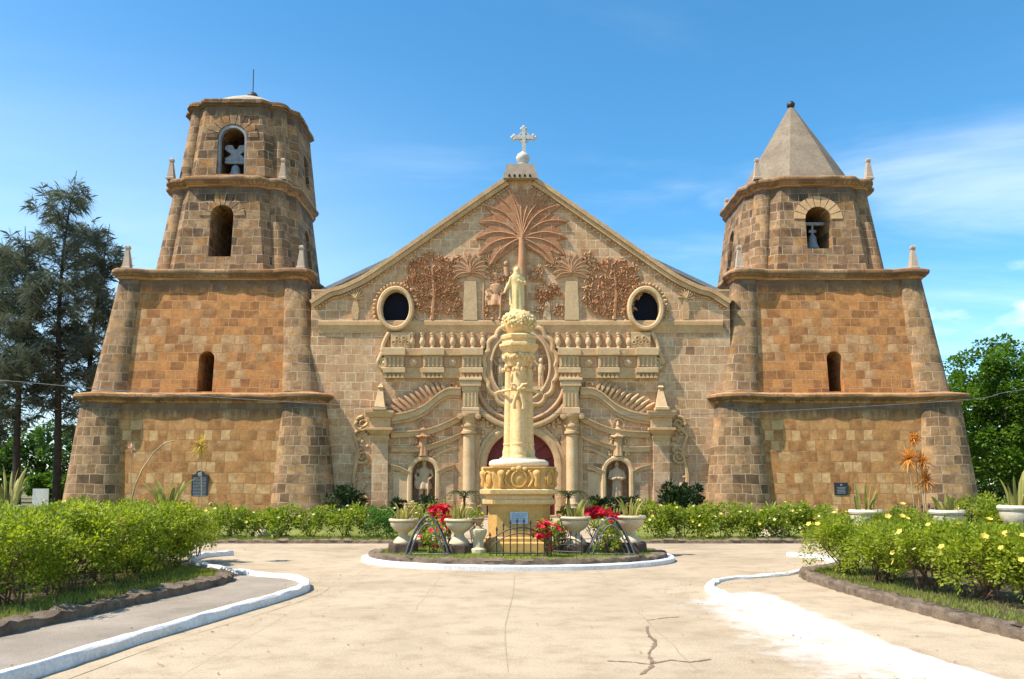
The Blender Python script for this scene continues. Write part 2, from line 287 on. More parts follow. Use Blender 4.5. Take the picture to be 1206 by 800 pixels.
# ---------------------------------------------------------------- mesh helpers
class MB:
    def __init__(s): s.v = []; s.f = []
    def add(s, vs, fs):
        n = len(s.v); s.v += [tuple(p) for p in vs]; s.f += [tuple(i+n for i in f) for f in fs]; return s
    def box(s, x0, x1, y0, y1, z0, z1, bev=0):
        if bev:
            b = bev
            return s.loft([[(x0+b, y0+b, z0), (x1-b, y0+b, z0), (x1-b, y1-b, z0), (x0+b, y1-b, z0)], [(x0, y0, z0+b), (x1, y0, z0+b), (x1, y1, z0+b), (x0, y1, z0+b)],
                           [(x0, y0, z1-b), (x1, y0, z1-b), (x1, y1, z1-b), (x0, y1, z1-b)], [(x0+b, y0+b, z1), (x1-b, y0+b, z1), (x1-b, y1-b, z1), (x0+b, y1-b, z1)]])
        return s.add([(x0, y0, z0), (x1, y0, z0), (x1, y1, z0), (x0, y1, z0), (x0, y0, z1), (x1, y0, z1), (x1, y1, z1), (x0, y1, z1)],
                     [(0, 3, 2, 1), (4, 5, 6, 7), (0, 1, 5, 4), (1, 2, 6, 5), (2, 3, 7, 6), (3, 0, 4, 7)])
    def loft(s, rings, caps=True, closed=True):
        n = len(rings[0]); vs = [p for r in rings for p in r]; fs = []
        for i in range(len(rings)-1):
            for j in range(n if closed else n-1):
                k = (j+1) % n; fs.append((i*n+j, i*n+k, (i+1)*n+k, (i+1)*n+j))
        if caps: fs += [tuple(range(n))[::-1], tuple(range((len(rings)-1)*n, len(rings)*n))]
        return s.add(vs, fs)
    def prism(s, pts, y0, y1):          # outline in x,z pushed along y
        return s.loft([[(x, y0, z) for x, z in pts], [(x, y1, z) for x, z in pts]])
    def lathe(s, prof, seg=20, c=(0, 0, 0), sx=1, sy=1, ph=0):
        return s.loft([[(c[0]+r*sx*math.cos(ph+2*PI*j/seg), c[1]+r*sy*math.sin(ph+2*PI*j/seg), c[2]+z) for j in range(seg)] for r, z in prof])
    def tube(s, pts, rad, seg=6, caps=True):
        P = [Vector(p) for p in pts]; n = len(P); rings = []
        if isinstance(rad, (int, float)): rad = [rad]*n
        ref = Vector((.31, .17, .93))
        for i in range(n):
            t = (P[min(i+1, n-1)]-P[max(i-1, 0)]).normalized()
            a = t.cross(ref)
            if a.length < .05: a = t.cross(Vector((1, 0, 0)))
            a.normalize(); b = t.cross(a)
            rings.append([tuple(P[i]+rad[i]*(math.cos(2*PI*k/seg)*a+math.sin(2*PI*k/seg)*b)) for k in range(seg)])
        return s.loft(rings, caps)
    def band(s, c1, c2, y0, y1):        # strip between two curves (x,z), pushed along y
        return s.loft([[(a[0], y0, a[1]), (b[0], y0, b[1]), (b[0], y1, b[1]), (a[0], y1, a[1])] for a, b in zip(c1, c2)])
    def ball(s, c, r, seg=8, rings=6):
        if isinstance(r, (int, float)): r = (r, r, r)
        rr = []
        for i in range(rings+1):
            t = -PI/2+PI*i/rings; q = max(math.cos(t), .02)
            rr.append([(c[0]+r[0]*q*math.cos(2*PI*k/seg), c[1]+r[1]*q*math.sin(2*PI*k/seg), c[2]+r[2]*math.sin(t)) for k in range(seg)])
        return s.loft(rr)
    def leaf(s, p, d, w, l, nrm, fold=0.0):   # pointed four-corner leaf
        p = Vector(p); d = Vector(d).normalized(); sd = d.cross(nrm)
        if sd.length < 1e-3: sd = d.cross(Vector((1, .2, .1)))
        sd.normalize(); up = sd.cross(d)
        m = p+d*l*.45
        return s.add([p, m+sd*w*.5+up*fold, p+d*l, m-sd*w*.5+up*fold], [(0, 1, 2, 3)])
    def blade(s, pts, w):                      # ribbon along pts, widths w
        P = [Vector(p) for p in pts]; vs = []
        t0 = (P[-1]-P[0]); sd = t0.cross(Vector((0, 0, 1)))
        if sd.length < 1e-3: sd = Vector((1, 0, 0))
        sd.normalize()
        for p, q in zip(P, w): vs += [p-sd*q*.5, p+sd*q*.5]
        return s.add(vs, [(2*i, 2*i+1, 2*i+3, 2*i+2) for i in range(len(P)-1)])
    def build(s, name, mat, parent=None, smooth=None, uv='facet', recalc=True, loc=None, cyl=None):
        me = bpy.data.meshes.new(name); me.from_pydata(s.v, [], s.f); me.update()
        if recalc:
            bm = bmesh.new(); bm.from_mesh(me); bmesh.ops.recalc_face_normals(bm, faces=bm.faces); bm.to_mesh(me); bm.free()
        me.materials.append(MATS[mat] if isinstance(mat, str) else mat)
        ob = bpy.data.objects.new(name, me); COL.objects.link(ob)
        if parent: ob.parent = parent
        if loc: ob.location = loc
        if smooth is not None:
            me.polygons.foreach_set('use_smooth', [True]*len(me.polygons))
            if smooth < 179: me.set_sharp_from_angle(angle=R(smooth))
        if uv: set_uv(me, cyl)
        return ob
def set_uv(me, cyl=None):
    if not me.uv_layers: me.uv_layers.new(name='UVMap')
    U = me.uv_layers[0].data; V = me.vertices
    for p in me.polygons:
        n = p.normal; h = math.hypot(n.x, n.y)
        for li in p.loop_indices:
            co = V[me.loops[li].vertex_index].co
            if h < .3: U[li].uv = (co.x, co.y)
            elif cyl:
                a = math.atan2(co.y-cyl[1], co.x-cyl[0]); ac = math.atan2(p.center.y-cyl[1], p.center.x-cyl[0])
                while a-ac > PI: a -= 2*PI
                while a-ac < -PI: a += 2*PI
                U[li].uv = (a*cyl[2]+cyl[0]*3.7, co.z)
            else: U[li].uv = ((-n.y*co.x+n.x*co.y)/h+round(n.x*3)*1.37, co.z)
def cut(ob, cutters):
    for c in cutters:
        md = ob.modifiers.new('b', 'BOOLEAN'); md.object = c; md.operation = 'DIFFERENCE'; md.solver = 'EXACT'
    bpy.context.view_layer.update()
    dg = bpy.context.evaluated_depsgraph_get()
    me = bpy.data.meshes.new_from_object(ob.evaluated_get(dg)); ob.modifiers.clear()
    old = ob.data; nm = old.name; ob.data = me; bpy.data.meshes.remove(old); me.name = nm
    for c in cutters: bpy.data.objects.remove(c)
    set_uv(me); return ob
def remeshed(ob, vox, smooth_it=3):
    md = ob.modifiers.new('r', 'REMESH'); md.mode = 'VOXEL'; md.voxel_size = vox
    ms = ob.modifiers.new('s', 'SMOOTH'); ms.iterations = smooth_it; ms.factor = .5
    bpy.context.view_layer.update()
    me = bpy.data.meshes.new_from_object(ob.evaluated_get(bpy.context.evaluated_depsgraph_get())); ob.modifiers.clear()
    mat = ob.data.materials[0]; old = ob.data; ob.data = me; bpy.data.meshes.remove(old)
    if not me.materials: me.materials.append(mat)
    me.polygons.foreach_set('use_smooth', [True]*len(me.polygons)); return ob
def tag(o, label=None, cat=None, group=None, kind=None):
    if label: o['label'] = label
    if cat: o['category'] = cat
    if group: o['group'] = group
    if kind: o['kind'] = kind
    return o
def empty(name, loc, label=None, cat=None, group=None, rz=0):
    o = bpy.data.objects.new(name, None); COL.objects.link(o); o.location = loc; o.rotation_euler.z = rz; o.empty_display_size = .2
    return tag(o, label, cat, group)
def kids(o): return [c for c in bpy.data.objects if c.parent == o]
def copy_tree(o, loc=None, rz=None, sc=None, label=None, parent=None, table=None):
    c = o.copy(); COL.objects.link(c)
    if parent: c.parent = parent
    for ch in CH.get(o.name, []): copy_tree(ch, parent=c)
    if loc is not None: c.location = loc
    if rz is not None: c.rotation_euler.z = rz
    if sc is not None: c.scale = sc if not isinstance(sc, (int, float)) else (sc,)*3
    if label: c['label'] = label
    return c
CH = {}
def remember(o):                      # note the children of a thing once, for copying
    CH[o.name] = [c for c in bpy.data.objects if c.parent == o]
    for c in CH[o.name]: remember(c)
def arch(cx, w, z0, zs, n=14):        # outline of a round-headed opening: width w, sill z0, springing zs
    r = w/2
    return [(cx-r, z0), (cx+r, z0)]+[(cx+r*math.cos(PI*i/n), zs+r*math.sin(PI*i/n)) for i in range(n+1)]
def smoothline(pts, n=8):             # Catmull-Rom through pts
    P = [Vector(p) for p in pts]; P = [P[0]*2-P[1]]+P+[P[-1]*2-P[-2]]; out = []
    for i in range(1, len(P)-2):
        a, b, c, d = P[i-1:i+3]
        for k in range(n):
            t = k/n; out.append(.5*((2*b)+(c-a)*t+(2*a-5*b+4*c-d)*t*t+(3*b-a-3*c+d)*t**3))
    out.append(P[-2]); return out

# ---------------------------------------------------------------- ground, paths, kerbs
def sheet(name, pts, z, mat, kind='structure', sub=None):
    P = [Vector((p[0], p[1], z)) for p in pts]; tri = tessellate_polygon([P])
    tri = [t if (P[t[1]]-P[t[0]]).cross(P[t[2]]-P[t[0]]).z > 0 else t[::-1] for t in tri]
    me = bpy.data.meshes.new(name); me.from_pydata(P, [], [tuple(t) for t in tri]); me.update()
    me.materials.append(mat); ob = bpy.data.objects.new(name, me); COL.objects.link(ob); return tag(ob, kind=kind)
tag(MB().add([(-2500, -300, -.03), (2500, -300, -.03), (2500, 4000, -.03), (-2500, 4000, -.03)], [(0, 1, 2, 3)]).build('ground', GROUND), kind='structure')
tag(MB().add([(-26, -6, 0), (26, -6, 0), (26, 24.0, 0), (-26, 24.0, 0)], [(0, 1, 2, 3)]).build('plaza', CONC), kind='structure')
MX = .13                                          # the axis of the plaza
LK = [(-4.75, 2.0), (-4.35, 5.0), (-4.03, 6.73), (-3.82, 8.3), (-3.45, 10.2), (-3.2, 11.6), (-3.2, 12.5), (-3.65, 13.4), (-4.65, 14.1), (-6.0, 15.6), (-6.7, 16.8), (-6.85, 17.8), (-6.45, 18.5)]
RK = [(4.75, 2.0), (4.2, 5.0), (3.72, 6.73), (3.5, 8.3), (3.2, 10.2), (3.0, 11.6), (3.05, 12.4), (3.55, 13.3), (4.75, 14.0), (6.1, 15.6), (6.65, 16.6), (6.75, 17.5), (6.3, 18.3)]
def kerb(pts, w, h, mat, name, jit=0.0, z0=-.02, seed=1, sub=8):
    C = smoothline([(p[0], p[1], 0) for p in pts], sub); rnd = random.Random(seed); rings = []
    for i, p in enumerate(C):
        t = (C[min(i+1, len(C)-1)]-C[max(i-1, 0)]).normalized(); n = Vector((-t.y, t.x, 0))
        j = lambda: rnd.uniform(-jit, jit)
        b = .022
        if sub > 8:          # rough stones set end to end
            rb = random.Random(seed*1000+i//4); dj = 1.0 if i % 4 else -.7; q1, q2, q3 = rb.uniform(-1, 1), rb.uniform(-1, 1), rb.uniform(-1, 1)
            J = iter([jit*q1*.6+jit*.5*dj, jit*q1*.6+jit*.5*dj, jit*q2*.6+jit*.3*dj, jit*q1+jit*.2*dj, jit*q2+jit*.6*dj, jit*q2+jit*.4*dj, jit*q3*.5-jit*.4*dj, jit*q3*.5-jit*.4*dj, jit*q3-jit*.3*dj])
            j = lambda: next(J, 0)+rnd.uniform(-.25, .25)*jit
        rings.append([tuple(p+n*(w/2+j())+Vector((0, 0, z0))), tuple(p+n*(w/2+j())+Vector((0, 0, h-b+j()))), tuple(p+n*(w/2-b+j())+Vector((0, 0, h+j()))),
                      tuple(p-n*(w/2-b+j())+Vector((0, 0, h+j()))), tuple(p-n*(w/2+j())+Vector((0, 0, h-b+j()))), tuple(p-n*(w/2+j())+Vector((0, 0, z0)))])
    return tag(MB().loft(rings).build(name, mat, smooth=40 if sub < 9 else 18), kind='structure')
kerb(LK, .135, .115, WHITE, 'kerb', .010, seed=3)
kerb(RK, .14, .09, WHITE, 'kerb', .010, seed=4)
# raised garden beds and the gravel walks beside them
LB = [(-6.9, 2.0), (-5.95, 6.5), (-5.37, 8.5), (-4.98, 10.8), (-4.66, 12.75), (-4.85, 13.5), (-5.6, 14.2), (-6.6, 15.3), (-7.6, 17.2)]
RB = [(6.6, 2.0), (5.7, 6.4), (5.22, 8.2), (5.05, 10.0), (4.92, 11.7), (4.98, 13.55), (5.5, 14.3), (6.4, 15.3), (7.5, 17.2)]
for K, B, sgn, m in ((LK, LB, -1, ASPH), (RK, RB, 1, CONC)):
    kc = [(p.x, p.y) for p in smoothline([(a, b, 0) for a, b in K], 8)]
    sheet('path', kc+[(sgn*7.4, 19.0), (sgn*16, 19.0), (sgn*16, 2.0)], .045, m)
    bc = [(p.x, p.y) for p in smoothline([(a, b, 0) for a, b in B], 8)]
    bed = bc+[(sgn*9.5, 18.2), (sgn*14.8, 18.4), (sgn*14.8, 2.0)]
    # the bed's soil: a gently uneven sheet
    sheet('flower_bed', bed, .16, SOIL)
    kerb(B, .22, .165, ROCK, 'stone_kerb', .034, seed=9+sgn, sub=26)
# the garden strip at the foot of the church
for sgn in (-1, 1):
    x0, x1 = (-24, -2.6) if sgn < 0 else (3.1, 25)
    sheet('lawn', [(x0, 22.3), (x1, 22.3), (x1, 38.6), (x0, 38.6)], .05, LAWN)
    kerb([(x0, 22.25), ((x0+x1)/2, 22.3), (x1, 22.25)], .16, .10, ROCK, 'stone_kerb', .03, seed=15+sgn, sub=120)
sheet('entrance_walk', [(-2.6, 24), (3.1, 24), (3.1, 38.8), (-2.6, 38.8)], .02, CONC)
# seams and cracks of the concrete
def ribbon(name, pts, w, mat, seed, z=.004):
    rnd = random.Random(seed); C = smoothline([(a, b, 0) for a, b in pts], 7); vs = []; mb = MB()
    for i, p in enumerate(C):
        t = (C[min(i+1, len(C)-1)]-C[max(i-1, 0)]).normalized(); n = Vector((-t.y, t.x, 0)); ww = w*rnd.uniform(.3, 1.4); p = p+n*rnd.uniform(-.5, .5)*w
        vs += [(p.x-n.x*ww, p.y-n.y*ww, z), (p.x+n.x*ww, p.y+n.y*ww, z)]
    mb.add(vs, [(2*i, 2*i+1, 2*i+3, 2*i+2) for i in range(len(C)-1)])
    return tag(mb.build(name, mat), kind='structure')
gp = lambda *a: [tuple(G(x, y))[:2] for x, y in a]
ribbon('pavement_crack', gp((755, 795), (768, 783), (764, 770), (772, 757), (764, 748), (762, 738)), .019, CRACKM, 1)
ribbon('pavement_crack', gp((768, 782), (790, 778), (812, 780), (838, 777)), .017, CRACKM, 2)
ribbon('pavement_crack', gp((715, 779), (742, 780), (766, 783)), .014, CRACKM, 5)
ribbon('pavement_crack', gp((762, 731), (784, 728), (800, 727)), .012, CRACKM, 3)
ribbon('pavement_seam', gp((598, 792), (595, 740), (604, 700), (606, 678)), .006, SEAMM, 4)
ribbon('pavement_seam', gp((245, 646), (360, 646), (470, 646)), .02, SEAMM, 6)
ribbon('pavement_seam', gp((770, 646), (860, 646), (950, 646)), .014, SEAMM, 7)
ribbon('pavement_seam', [(-3.75, 6.0), (-3.5, 8.3), (-3.1, 10.2), (-2.85, 11.7), (-2.85, 12.6)], .007, SEAMM, 8)

# the island in the middle of the plaza
IC, IA, IB = Vector((.13, 17.35, 0)), 3.36, 2.3
ell = lambda a, b, n=64: [(IC.x+a*math.cos(2*PI*i/n), IC.y+b*math.sin(2*PI*i/n)) for i in range(n)]
def ringkerb(name, a, b, w, z0, z1, mat, jit, seed, n=72):
    rnd = random.Random(seed); rings = []
    for i in range(n+1):
        i = i % n; c, s_ = math.cos(2*PI*i/n), math.sin(2*PI*i/n); rr = random.Random(seed*1000+i); j = lambda: rr.uniform(-jit, jit)
        e = lambda k, z: (IC.x+(a+k)*c, IC.y+(b+k)*s_, z)
        rings.append([e(j(), z0), e(j(), z1-.02+j()), e(-.02+j(), z1+j()), e(-w+.02+j(), z1+j()), e(-w+j(), z0)])
    return tag(MB().loft(rings, caps=False).build(name, mat, smooth=40), kind='structure')
ringkerb('island_kerb', IA, IB, .30, -.02, .10, WHITE, .004, 2)
ringkerb('stone_kerb', IA-.17, IB-.17, .26, .06, .19, ROCK, .035, 5, 150)
mb = MB(); n = 48; rings = []
for k, z in ((1, .15), (.93, .19), (.6, .21), (.02, .22)):
    rings.append([(IC.x+(IA-.36)*k*math.cos(2*PI*i/n), IC.y+(IB-.36)*k*math.sin(2*PI*i/n), z) for i in range(n)])
tag(mb.loft(rings, caps=False).build('island_lawn', LAWN, smooth=60), kind='structure')
def blades(name, n, pick, h, seed, w=.012):
    rnd = random.Random(seed); mb = MB()
    for i in range(n):
        x, y, z = pick(rnd); a = rnd.uniform(0, 2*PI); hh = h*rnd.uniform(.5, 1.3); ln = rnd.uniform(0, .6)*hh; b = rnd.uniform(0, 2*PI)
        dx, dy = math.cos(a)*w, math.sin(a)*w
        mb.add([(x-dx, y-dy, z), (x+dx, y+dy, z), (x+math.cos(b)*ln, y+math.sin(b)*ln, z+hh)], [(0, 1, 2)])
    return tag(mb.build(name, GRASS_B, uv=None, recalc=False), kind='stuff')
def pk_island(r):
    while True:
        a, b = r.uniform(-1, 1), r.uniform(-1, 1)
        if a*a+b*b < 1: return IC.x+a*(IA-.4), IC.y+b*(IB-.4), .18+.03*(1-a*a-b*b)
blades('grass', 16000, pk_island, .045, 1, .009)
def inpoly(x, y, P):
    c = False
    for i in range(len(P)):
        (x1, y1), (x2, y2) = P[i-1], P[i]
        if (y1 > y) != (y2 > y) and x < (x2-x1)*(y-y1)/(y2-y1)+x1: c = not c
    return c
def edge_pick(B, sgn, wmax, z):
    C = smoothline([(a, b, 0) for a, b in B], 8)
    def f(r):
        while True:
            i = r.randrange(8, len(C)-1); p = C[i].lerp(C[i+1], r.random()); t = (C[i+1]-C[i]).normalized(); n = Vector((-t.y, t.x, 0))*(1 if sgn < 0 else -1)
            d = .12+abs(r.gauss(0, wmax)); q = p+n*d
            return q.x, q.y, z
    return f
blades('grass', 14000, edge_pick(LB, -1, .55, .16), .06, 2, .006)
blades('grass', 9000, edge_pick(RB, 1, .40, .16), .045, 3, .006)
blades('grass', 16000, lambda r: (r.uniform(-15, -2.7), 22.35+abs(r.gauss(0, .7)), .05), .10, 4, .012)
blades('grass', 12000, lambda r: (r.uniform(3.2, 14), 22.35+abs(r.gauss(0, .6)), .05), .10, 5, .012)
# ---------------------------------------------------------------- church front
X0, YF = .435, 40.2
ch = empty('church', (X0, YF, 0), 'broad sandstone church front with carved gable between two bell towers', 'church')
def fz(py): return Q(603, py, YF).z
def fx(off, py):
    d = ray(603, py); return off*(YF/d.y)/FPX
def fp(off, py): return (fx(off, py), fz(py))
NOTOP = [(18, 212), (40, 226.5), (100, 268), (140, 296), (178, 322), (196, 332), (212, 339), (226, 343)]
gab = [fp(o, y) for o, y in NOTOP]
sh = fz(343.5)
outline = [(-10.7, -.3), (10.7, -.3), (10.7, sh-.02)]+[(x, z) for x, z in reversed(gab)]+[(-x, z) for x, z in gab]+[(-10.7, sh-.02)]
wall = MB().prism(outline, 0, 1.3).build('facade_wall', FACADE, ch)
OV = [fp(-146.5, 364.5), fp(146.5, 364.5)]
cs = []
def cutter(pts, y0, y1, par=None):
    o = MB().prism(pts, y0, y1).build('c', FACADE); o.location = (ch.location if par is None else par); return o
oval = lambda cx, cz, a, b, n=28: [(cx+a*math.cos(2*PI*i/n), cz+b*math.sin(2*PI*i/n)) for i in range(n)]
for cx, cz in OV: cs.append(cutter(oval(cx, cz, fx(16, 365), fx(21, 365)), -1, 2))
DW = fx(40, 545); DZ = fz(548)
cs.append(cutter(arch(0, DW*2, -.25, DZ, 20), -1, 2))
NX = fx(114, 565); NW = fx(27, 565)
for sg in (-1, 1): cs.append(cutter(arch(sg*NX, NW, fz(592), fz(556)), -1, .55))
cs.append(cutter(oval(0, fz(432), fx(33, 432), fx(40, 432), 32), -1, .28))
cut(wall, cs)

def part(mb, name, mat, parent=None, **k): return mb.build(name, mat, parent or ch, **k)
# nave behind, closed and dark
nv = MB(); nv.box(-10.3, -9.7, 1.3, 42, -.3, sh-1.0); nv.box(9.7, 10.3, 1.3, 42, -.3, sh-1.0); nv.box(-9.7, 9.7, 41.4, 42, -.3, sh-1.0)
part(nv, 'nave_wall', FACADE)
part(MB().box(-9.7, 9.7, 1.3, 41.4, -.3, -.2), 'nave_floor', DARKIN)
zr = fz(222)
rf = MB(); rf.prism([(-10.6, sh+.32), (0, zr), (10.6, sh+.32), (10.6, sh+.12), (0, zr-.2), (-10.6, sh+.12)], 1.0, 42.2)
part(rf, 'roof', ROOF)
# raking cornices with their bead course
def off(cv, d):
    out = []
    for i, p in enumerate(cv):
        a, b = cv[max(i-1, 0)], cv[min(i+1, len(cv)-1)]; tx, tz = b[0]-a[0], b[1]-a[1]; l = math.hypot(tx, tz)
        out.append((p[0]-d*abs(tz)/l, p[1]-d*abs(tx)/l))
    return out
fine = [(p.x, p.y) for p in smoothline([(x, z, 0) for x, z in gab]+[(fx(247, 358), fz(356), 0)], 6)]
low = fine
for sg in (-1, 1):
    M_ = lambda cv: [(sg*x, z) for x, z in cv]
    rc = part(MB().band(M_(off(low, -.05)), M_(off(low, .15)), -.24, .55), 'raking_cornice', TRIM)
    mb = MB(); mb.band(M_(off(low, .163)), M_(off(low, .36)), -.17, .01); part(mb, 'fascia', TRIM, rc)
    mb = MB(); q = off(low, .46); acc = 0
    for a, b in zip(q, q[1:]):
        L_ = math.hypot(b[0]-a[0], b[1]-a[1]); n = max(1, int(L_/.21))
        for k in range(n):
            t = (k+.5)/n; x, z = a[0]+(b[0]-a[0])*t, a[1]+(b[1]-a[1])*t
            mb.ball((sg*x, -.05, z), (.075, .08, .06), 6, 4)
    part(mb, 'bead_course', TRIM, rc, smooth=180)
    # shoulder coping beside the tower
    part(MB().box(*sorted((sg*9.4, sg*10.7)), -.06, 1.2, sh, sh+.10), 'coping', TRIM)
# finial block, ball and cross
fb = part(MB().box(fx(-20, 210), fx(20, 210), -.45, .75, fz(213.5), fz(207)).box(fx(-17, 200), fx(17, 200), -.30, .62, fz(206.9), fz(196)), 'gable_pedestal', PINN)
for i in range(5): part(MB().box(fx(-13+i*6, 210)-.05, fx(-13+i*6, 210)+.05, -.47, -.455, fz(212.5), fz(209.5)), 'groove_shade', DARKIN, fb)  # dark raised strips standing for the shade in carved grooves
fc = part(MB().lathe([(.30, 0), (.32, .1), (.22, .16), (.34, .34), (.36, .5), (.27, .66), (.13, .74), (.09, .8)], 20, (fx(3, 190), .1, fz(195.8))), 'cross_finial', CROSSW, smooth=40)
cx_, cz_ = fx(4, 160), fz(161)
mb = MB(); mb.box(cx_-.09, cx_+.09, .02, .20, fz(181.5), fz(150)); mb.box(cx_-.50, cx_-.09, .03, .19, cz_-.10, cz_+.09); mb.box(cx_+.09, cx_+.50, .03, .19, cz_-.10, cz_+.09)
for ex, ez in ((-.5, 0), (.5, 0), (0, fz(151)-cz_)):
    for a in (0, PI/2, PI, 1.5*PI):
        mb.ball((cx_+ex+.10*math.cos(a), .11, cz_+ez+.10*math.sin(a)), (.095, .085, .095), 8, 5)
mb.loft([[(cx_+r*math.cos(t), y, cz_+r*math.sin(t)) for r, y in ((.22, .05), (.30, .05), (.30, .17), (.22, .17))] for t in [2*PI*i/20 for i in range(21)]], caps=False)
part(mb, 'cross', CROSSW, fc)
# horizontal cornice under the gable
def hcorn(x0, x1, z0, z1, pr, name='cornice', mat=TRIM, parent=None):
    h = z1-z0; p = [(-.002, z0), (-pr*.25, z0), (-pr*.35, z0+h*.25), (-pr*.75, z0+h*.55), (-pr, z0+h*.62), (-pr, z0+h*.92), (-pr*.8, z1), (.002, z1)]
    return part(MB().loft([[(x, y, z) for y, z in p] for x in (x0, x1)]), name, mat, parent)
oL, oR = OV[0][0], OV[1][0]
hcorn(-10.3, 10.3, fz(392.5), fz(378), .14, 'pediment_cornice', TRIM)
# oval windows
for (cx, cz) in OV:
    rg = []
    for i in range(41):
        t = 2*PI*i/40; a0, b0 = fx(16.2, 365), fx(21.2, 365)
        rg.append([(cx+(a0+d)*math.cos(t), y, cz+(b0+d)*math.sin(t)) for d, y in ((0, .35), (0, -.28), (.05, -.34), (.17, -.34), (.23, -.28), (.25, .01))])
    ow = part(MB().loft(rg, caps=False), 'oval_window', TRIM_PALE, smooth=45)
    part(MB().prism(oval(cx, cz, fx(16, 365)+.02, fx(21, 365)+.02), .16, .20), 'opening_shade', UNLIT, ow)  # dark sheet added to paint the shade inside the opening
    rnd = random.Random(3); mb = MB()
    for i in range(26):
        t = PI*(-.15+1.3*i/25); a, b = fx(16.2, 365)+.42, fx(21.2, 365)+.42
        mb.ball((cx+a*math.cos(t), -.05, cz+b*math.sin(t)), (rnd.uniform(.05, .12), .06, rnd.uniform(.05, .12)), 6, 4)
    part(mb, 'leaf_garland', TRIM, ow, smooth=180)
# ---- reliefs on the gable
px2 = lambda x, y: fp(x-613, y)
def frond(mb, rib, base, tip, w, bend, th=.10):
    b, t = Vector(base), Vector(tip); d = t-b; n = Vector((-d.y, d.x)).normalized(); L_ = d.length; up = []; lo = []; mid = []
    for i in range(13):
        k = i/12; p = b+d*k-n*bend*math.sin(PI*k*.9)*L_; ww = w*(math.sin(PI*min(1, k**.8*.97+.02))**.7)
        up.append((p.x+n.x*ww, p.y+n.y*ww)); lo.append((p.x-n.x*ww, p.y-n.y*ww)); mid.append((p.x, p.y))
    th += .004*(len(mb.f) // 50 % 9); mb.band(up, lo, -th, .01)
    rib.tube([(x, -th-.03, z) for x, z in mid], [.045*(1-.6*i/12) for i in range(13)], 6)
pc = px2(614.5, 281)
mb = MB(); rib = MB()
for (x, y, w, bnd) in [(561, 284, .42, .16), (564, 265, .44, .18), (570, 246, .46, .18), (581, 231, .44, .14), (596, 222, .40, .07), (613, 219, .36, 0), (632, 222, .40, -.07), (647, 232, .44, -.14), (661, 245, .46, -.18), (668, 264, .46, -.18), (668, 284, .42, -.16), (663, 303, .42, -.16), (565, 303, .42, .16), (578, 314, .34, .12), (651, 314, .34, -.12)]:
    frond(mb, rib, pc, px2(x, y), w, bnd)
for k, (x, y, w) in enumerate([(590, 300, .12), (638, 299, .12)]): frond(mb, rib, pc, px2(x, y), w, .1)
rp = part(mb, 'palm_relief', TERRA_FROND)
rib.tube([(pc[0], -.12, pc[1]), (px2(615, 300)[0], -.13, px2(615, 300)[1]), (px2(614, 345)[0], -.12, px2(614, 345)[1]), (px2(614, 377)[0], -.10, px2(614, 377)[1])], [.16, .20, .24, .28], 8)
part(rib, 'frond_rib', TERRA, rp, smooth=60)
def leafcluster(mb, spots, seed, n, sz=(.10, .2)):
    rnd = random.Random(seed)
    for (x, y, rx, ry) in spots:
        for i in range(n):
            a = rnd.uniform(0, 2*PI); k = math.sqrt(rnd.random()); X, Z = px2(x+rx*k*math.cos(a), y+ry*k*math.sin(a)); an = rnd.uniform(0, PI); l = rnd.uniform(*sz); w = l*.36; d = rnd.uniform(.07, .17)
            c, s_ = math.cos(an), math.sin(an)
            base = [(X+l*c, -.02, Z+l*s_), (X-w*s_, -.02, Z+w*c), (X-l*c, -.02, Z-l*s_), (X+w*s_, -.02, Z-w*c)]
            mb.add(base+[(X+l*.25*c, -d, Z+l*.25*s_), (X-l*.35*c, -d*.9, Z-l*.35*s_)], [(0, 1, 4), (1, 2, 5, 4), (2, 3, 5), (3, 0, 4, 5)])
for sg, st in ((-1, [(508, 318, 26, 18), (498, 338, 22, 14), (522, 335, 20, 16), (515, 357, 26, 12)]), (1, [(724, 322, 26, 17), (714, 345, 24, 14), (738, 340, 18, 14), (722, 360, 25, 12)])):
    mb = MB()
    cxr = 509 if sg < 0 else 723
    mb.tube([(px2(cxr, 377)[0], -.04, px2(cxr, 377)[1]), (px2(cxr+2, 350)[0], -.05, px2(cxr+2, 350)[1]), (px2(cxr, 315)[0], -.04, px2(cxr, 315)[1])], [.12, .10, .05], 6)
    for k in range(7):
        a = PI*(.1+.8*k/6); mb.tube([(px2(cxr, 350)[0], -.05, px2(cxr, 350)[1]), (px2(cxr+24*math.cos(a), 350-34*math.sin(a))[0], -.05, px2(cxr+24*math.cos(a), 350-34*math.sin(a))[1])], [.05, .03], 5)
    leafcluster(mb, [(x, y, rx*1.1, ry*1.12) for x, y, rx, ry in st], 11+sg, 185)
    for (x, y, rx, ry) in st:
        c = px2(x, y); k = fx(1, y); q = .02+.004*(st.index((x, y, rx, ry)))
        mb.prism([(c[0]+k*rx*(.93+.1*math.sin(5*t+x))*math.cos(t), c[1]+k*ry*(.93+.1*math.sin(7*t+y))*math.sin(t)) for t in [2*PI*i/30 for i in range(30)]], -q, .01)
    part(mb, 'leafy_tree_relief', TERRA)
for x, s2 in ((554, 1), (673, 1)):
    mb = MB(); rib = MB(); c = px2(x, 322)
    for k in range(13):
        a = PI*(-.16+1.32*k/12); frond(mb, rib, c, px2(x+22*math.cos(a), 320-21*math.sin(a)), .19, .16*(1 if a > PI/2 else -1), .09)
    tp = part(mb, 'fan_palm_relief', TERRA_SOFT)
    part(rib, 'frond_rib', TERRA, tp)
    w0, w1 = fx(7, 350), fx(8.5, 377)
    part(MB().band([(c[0]-w0, fz(332)), (c[0]-w1, fz(377.5))], [(c[0]+w0, fz(332)), (c[0]+w1, fz(377.5))], -.14, .01), 'palm_trunk', TRIM_PALE, tp)
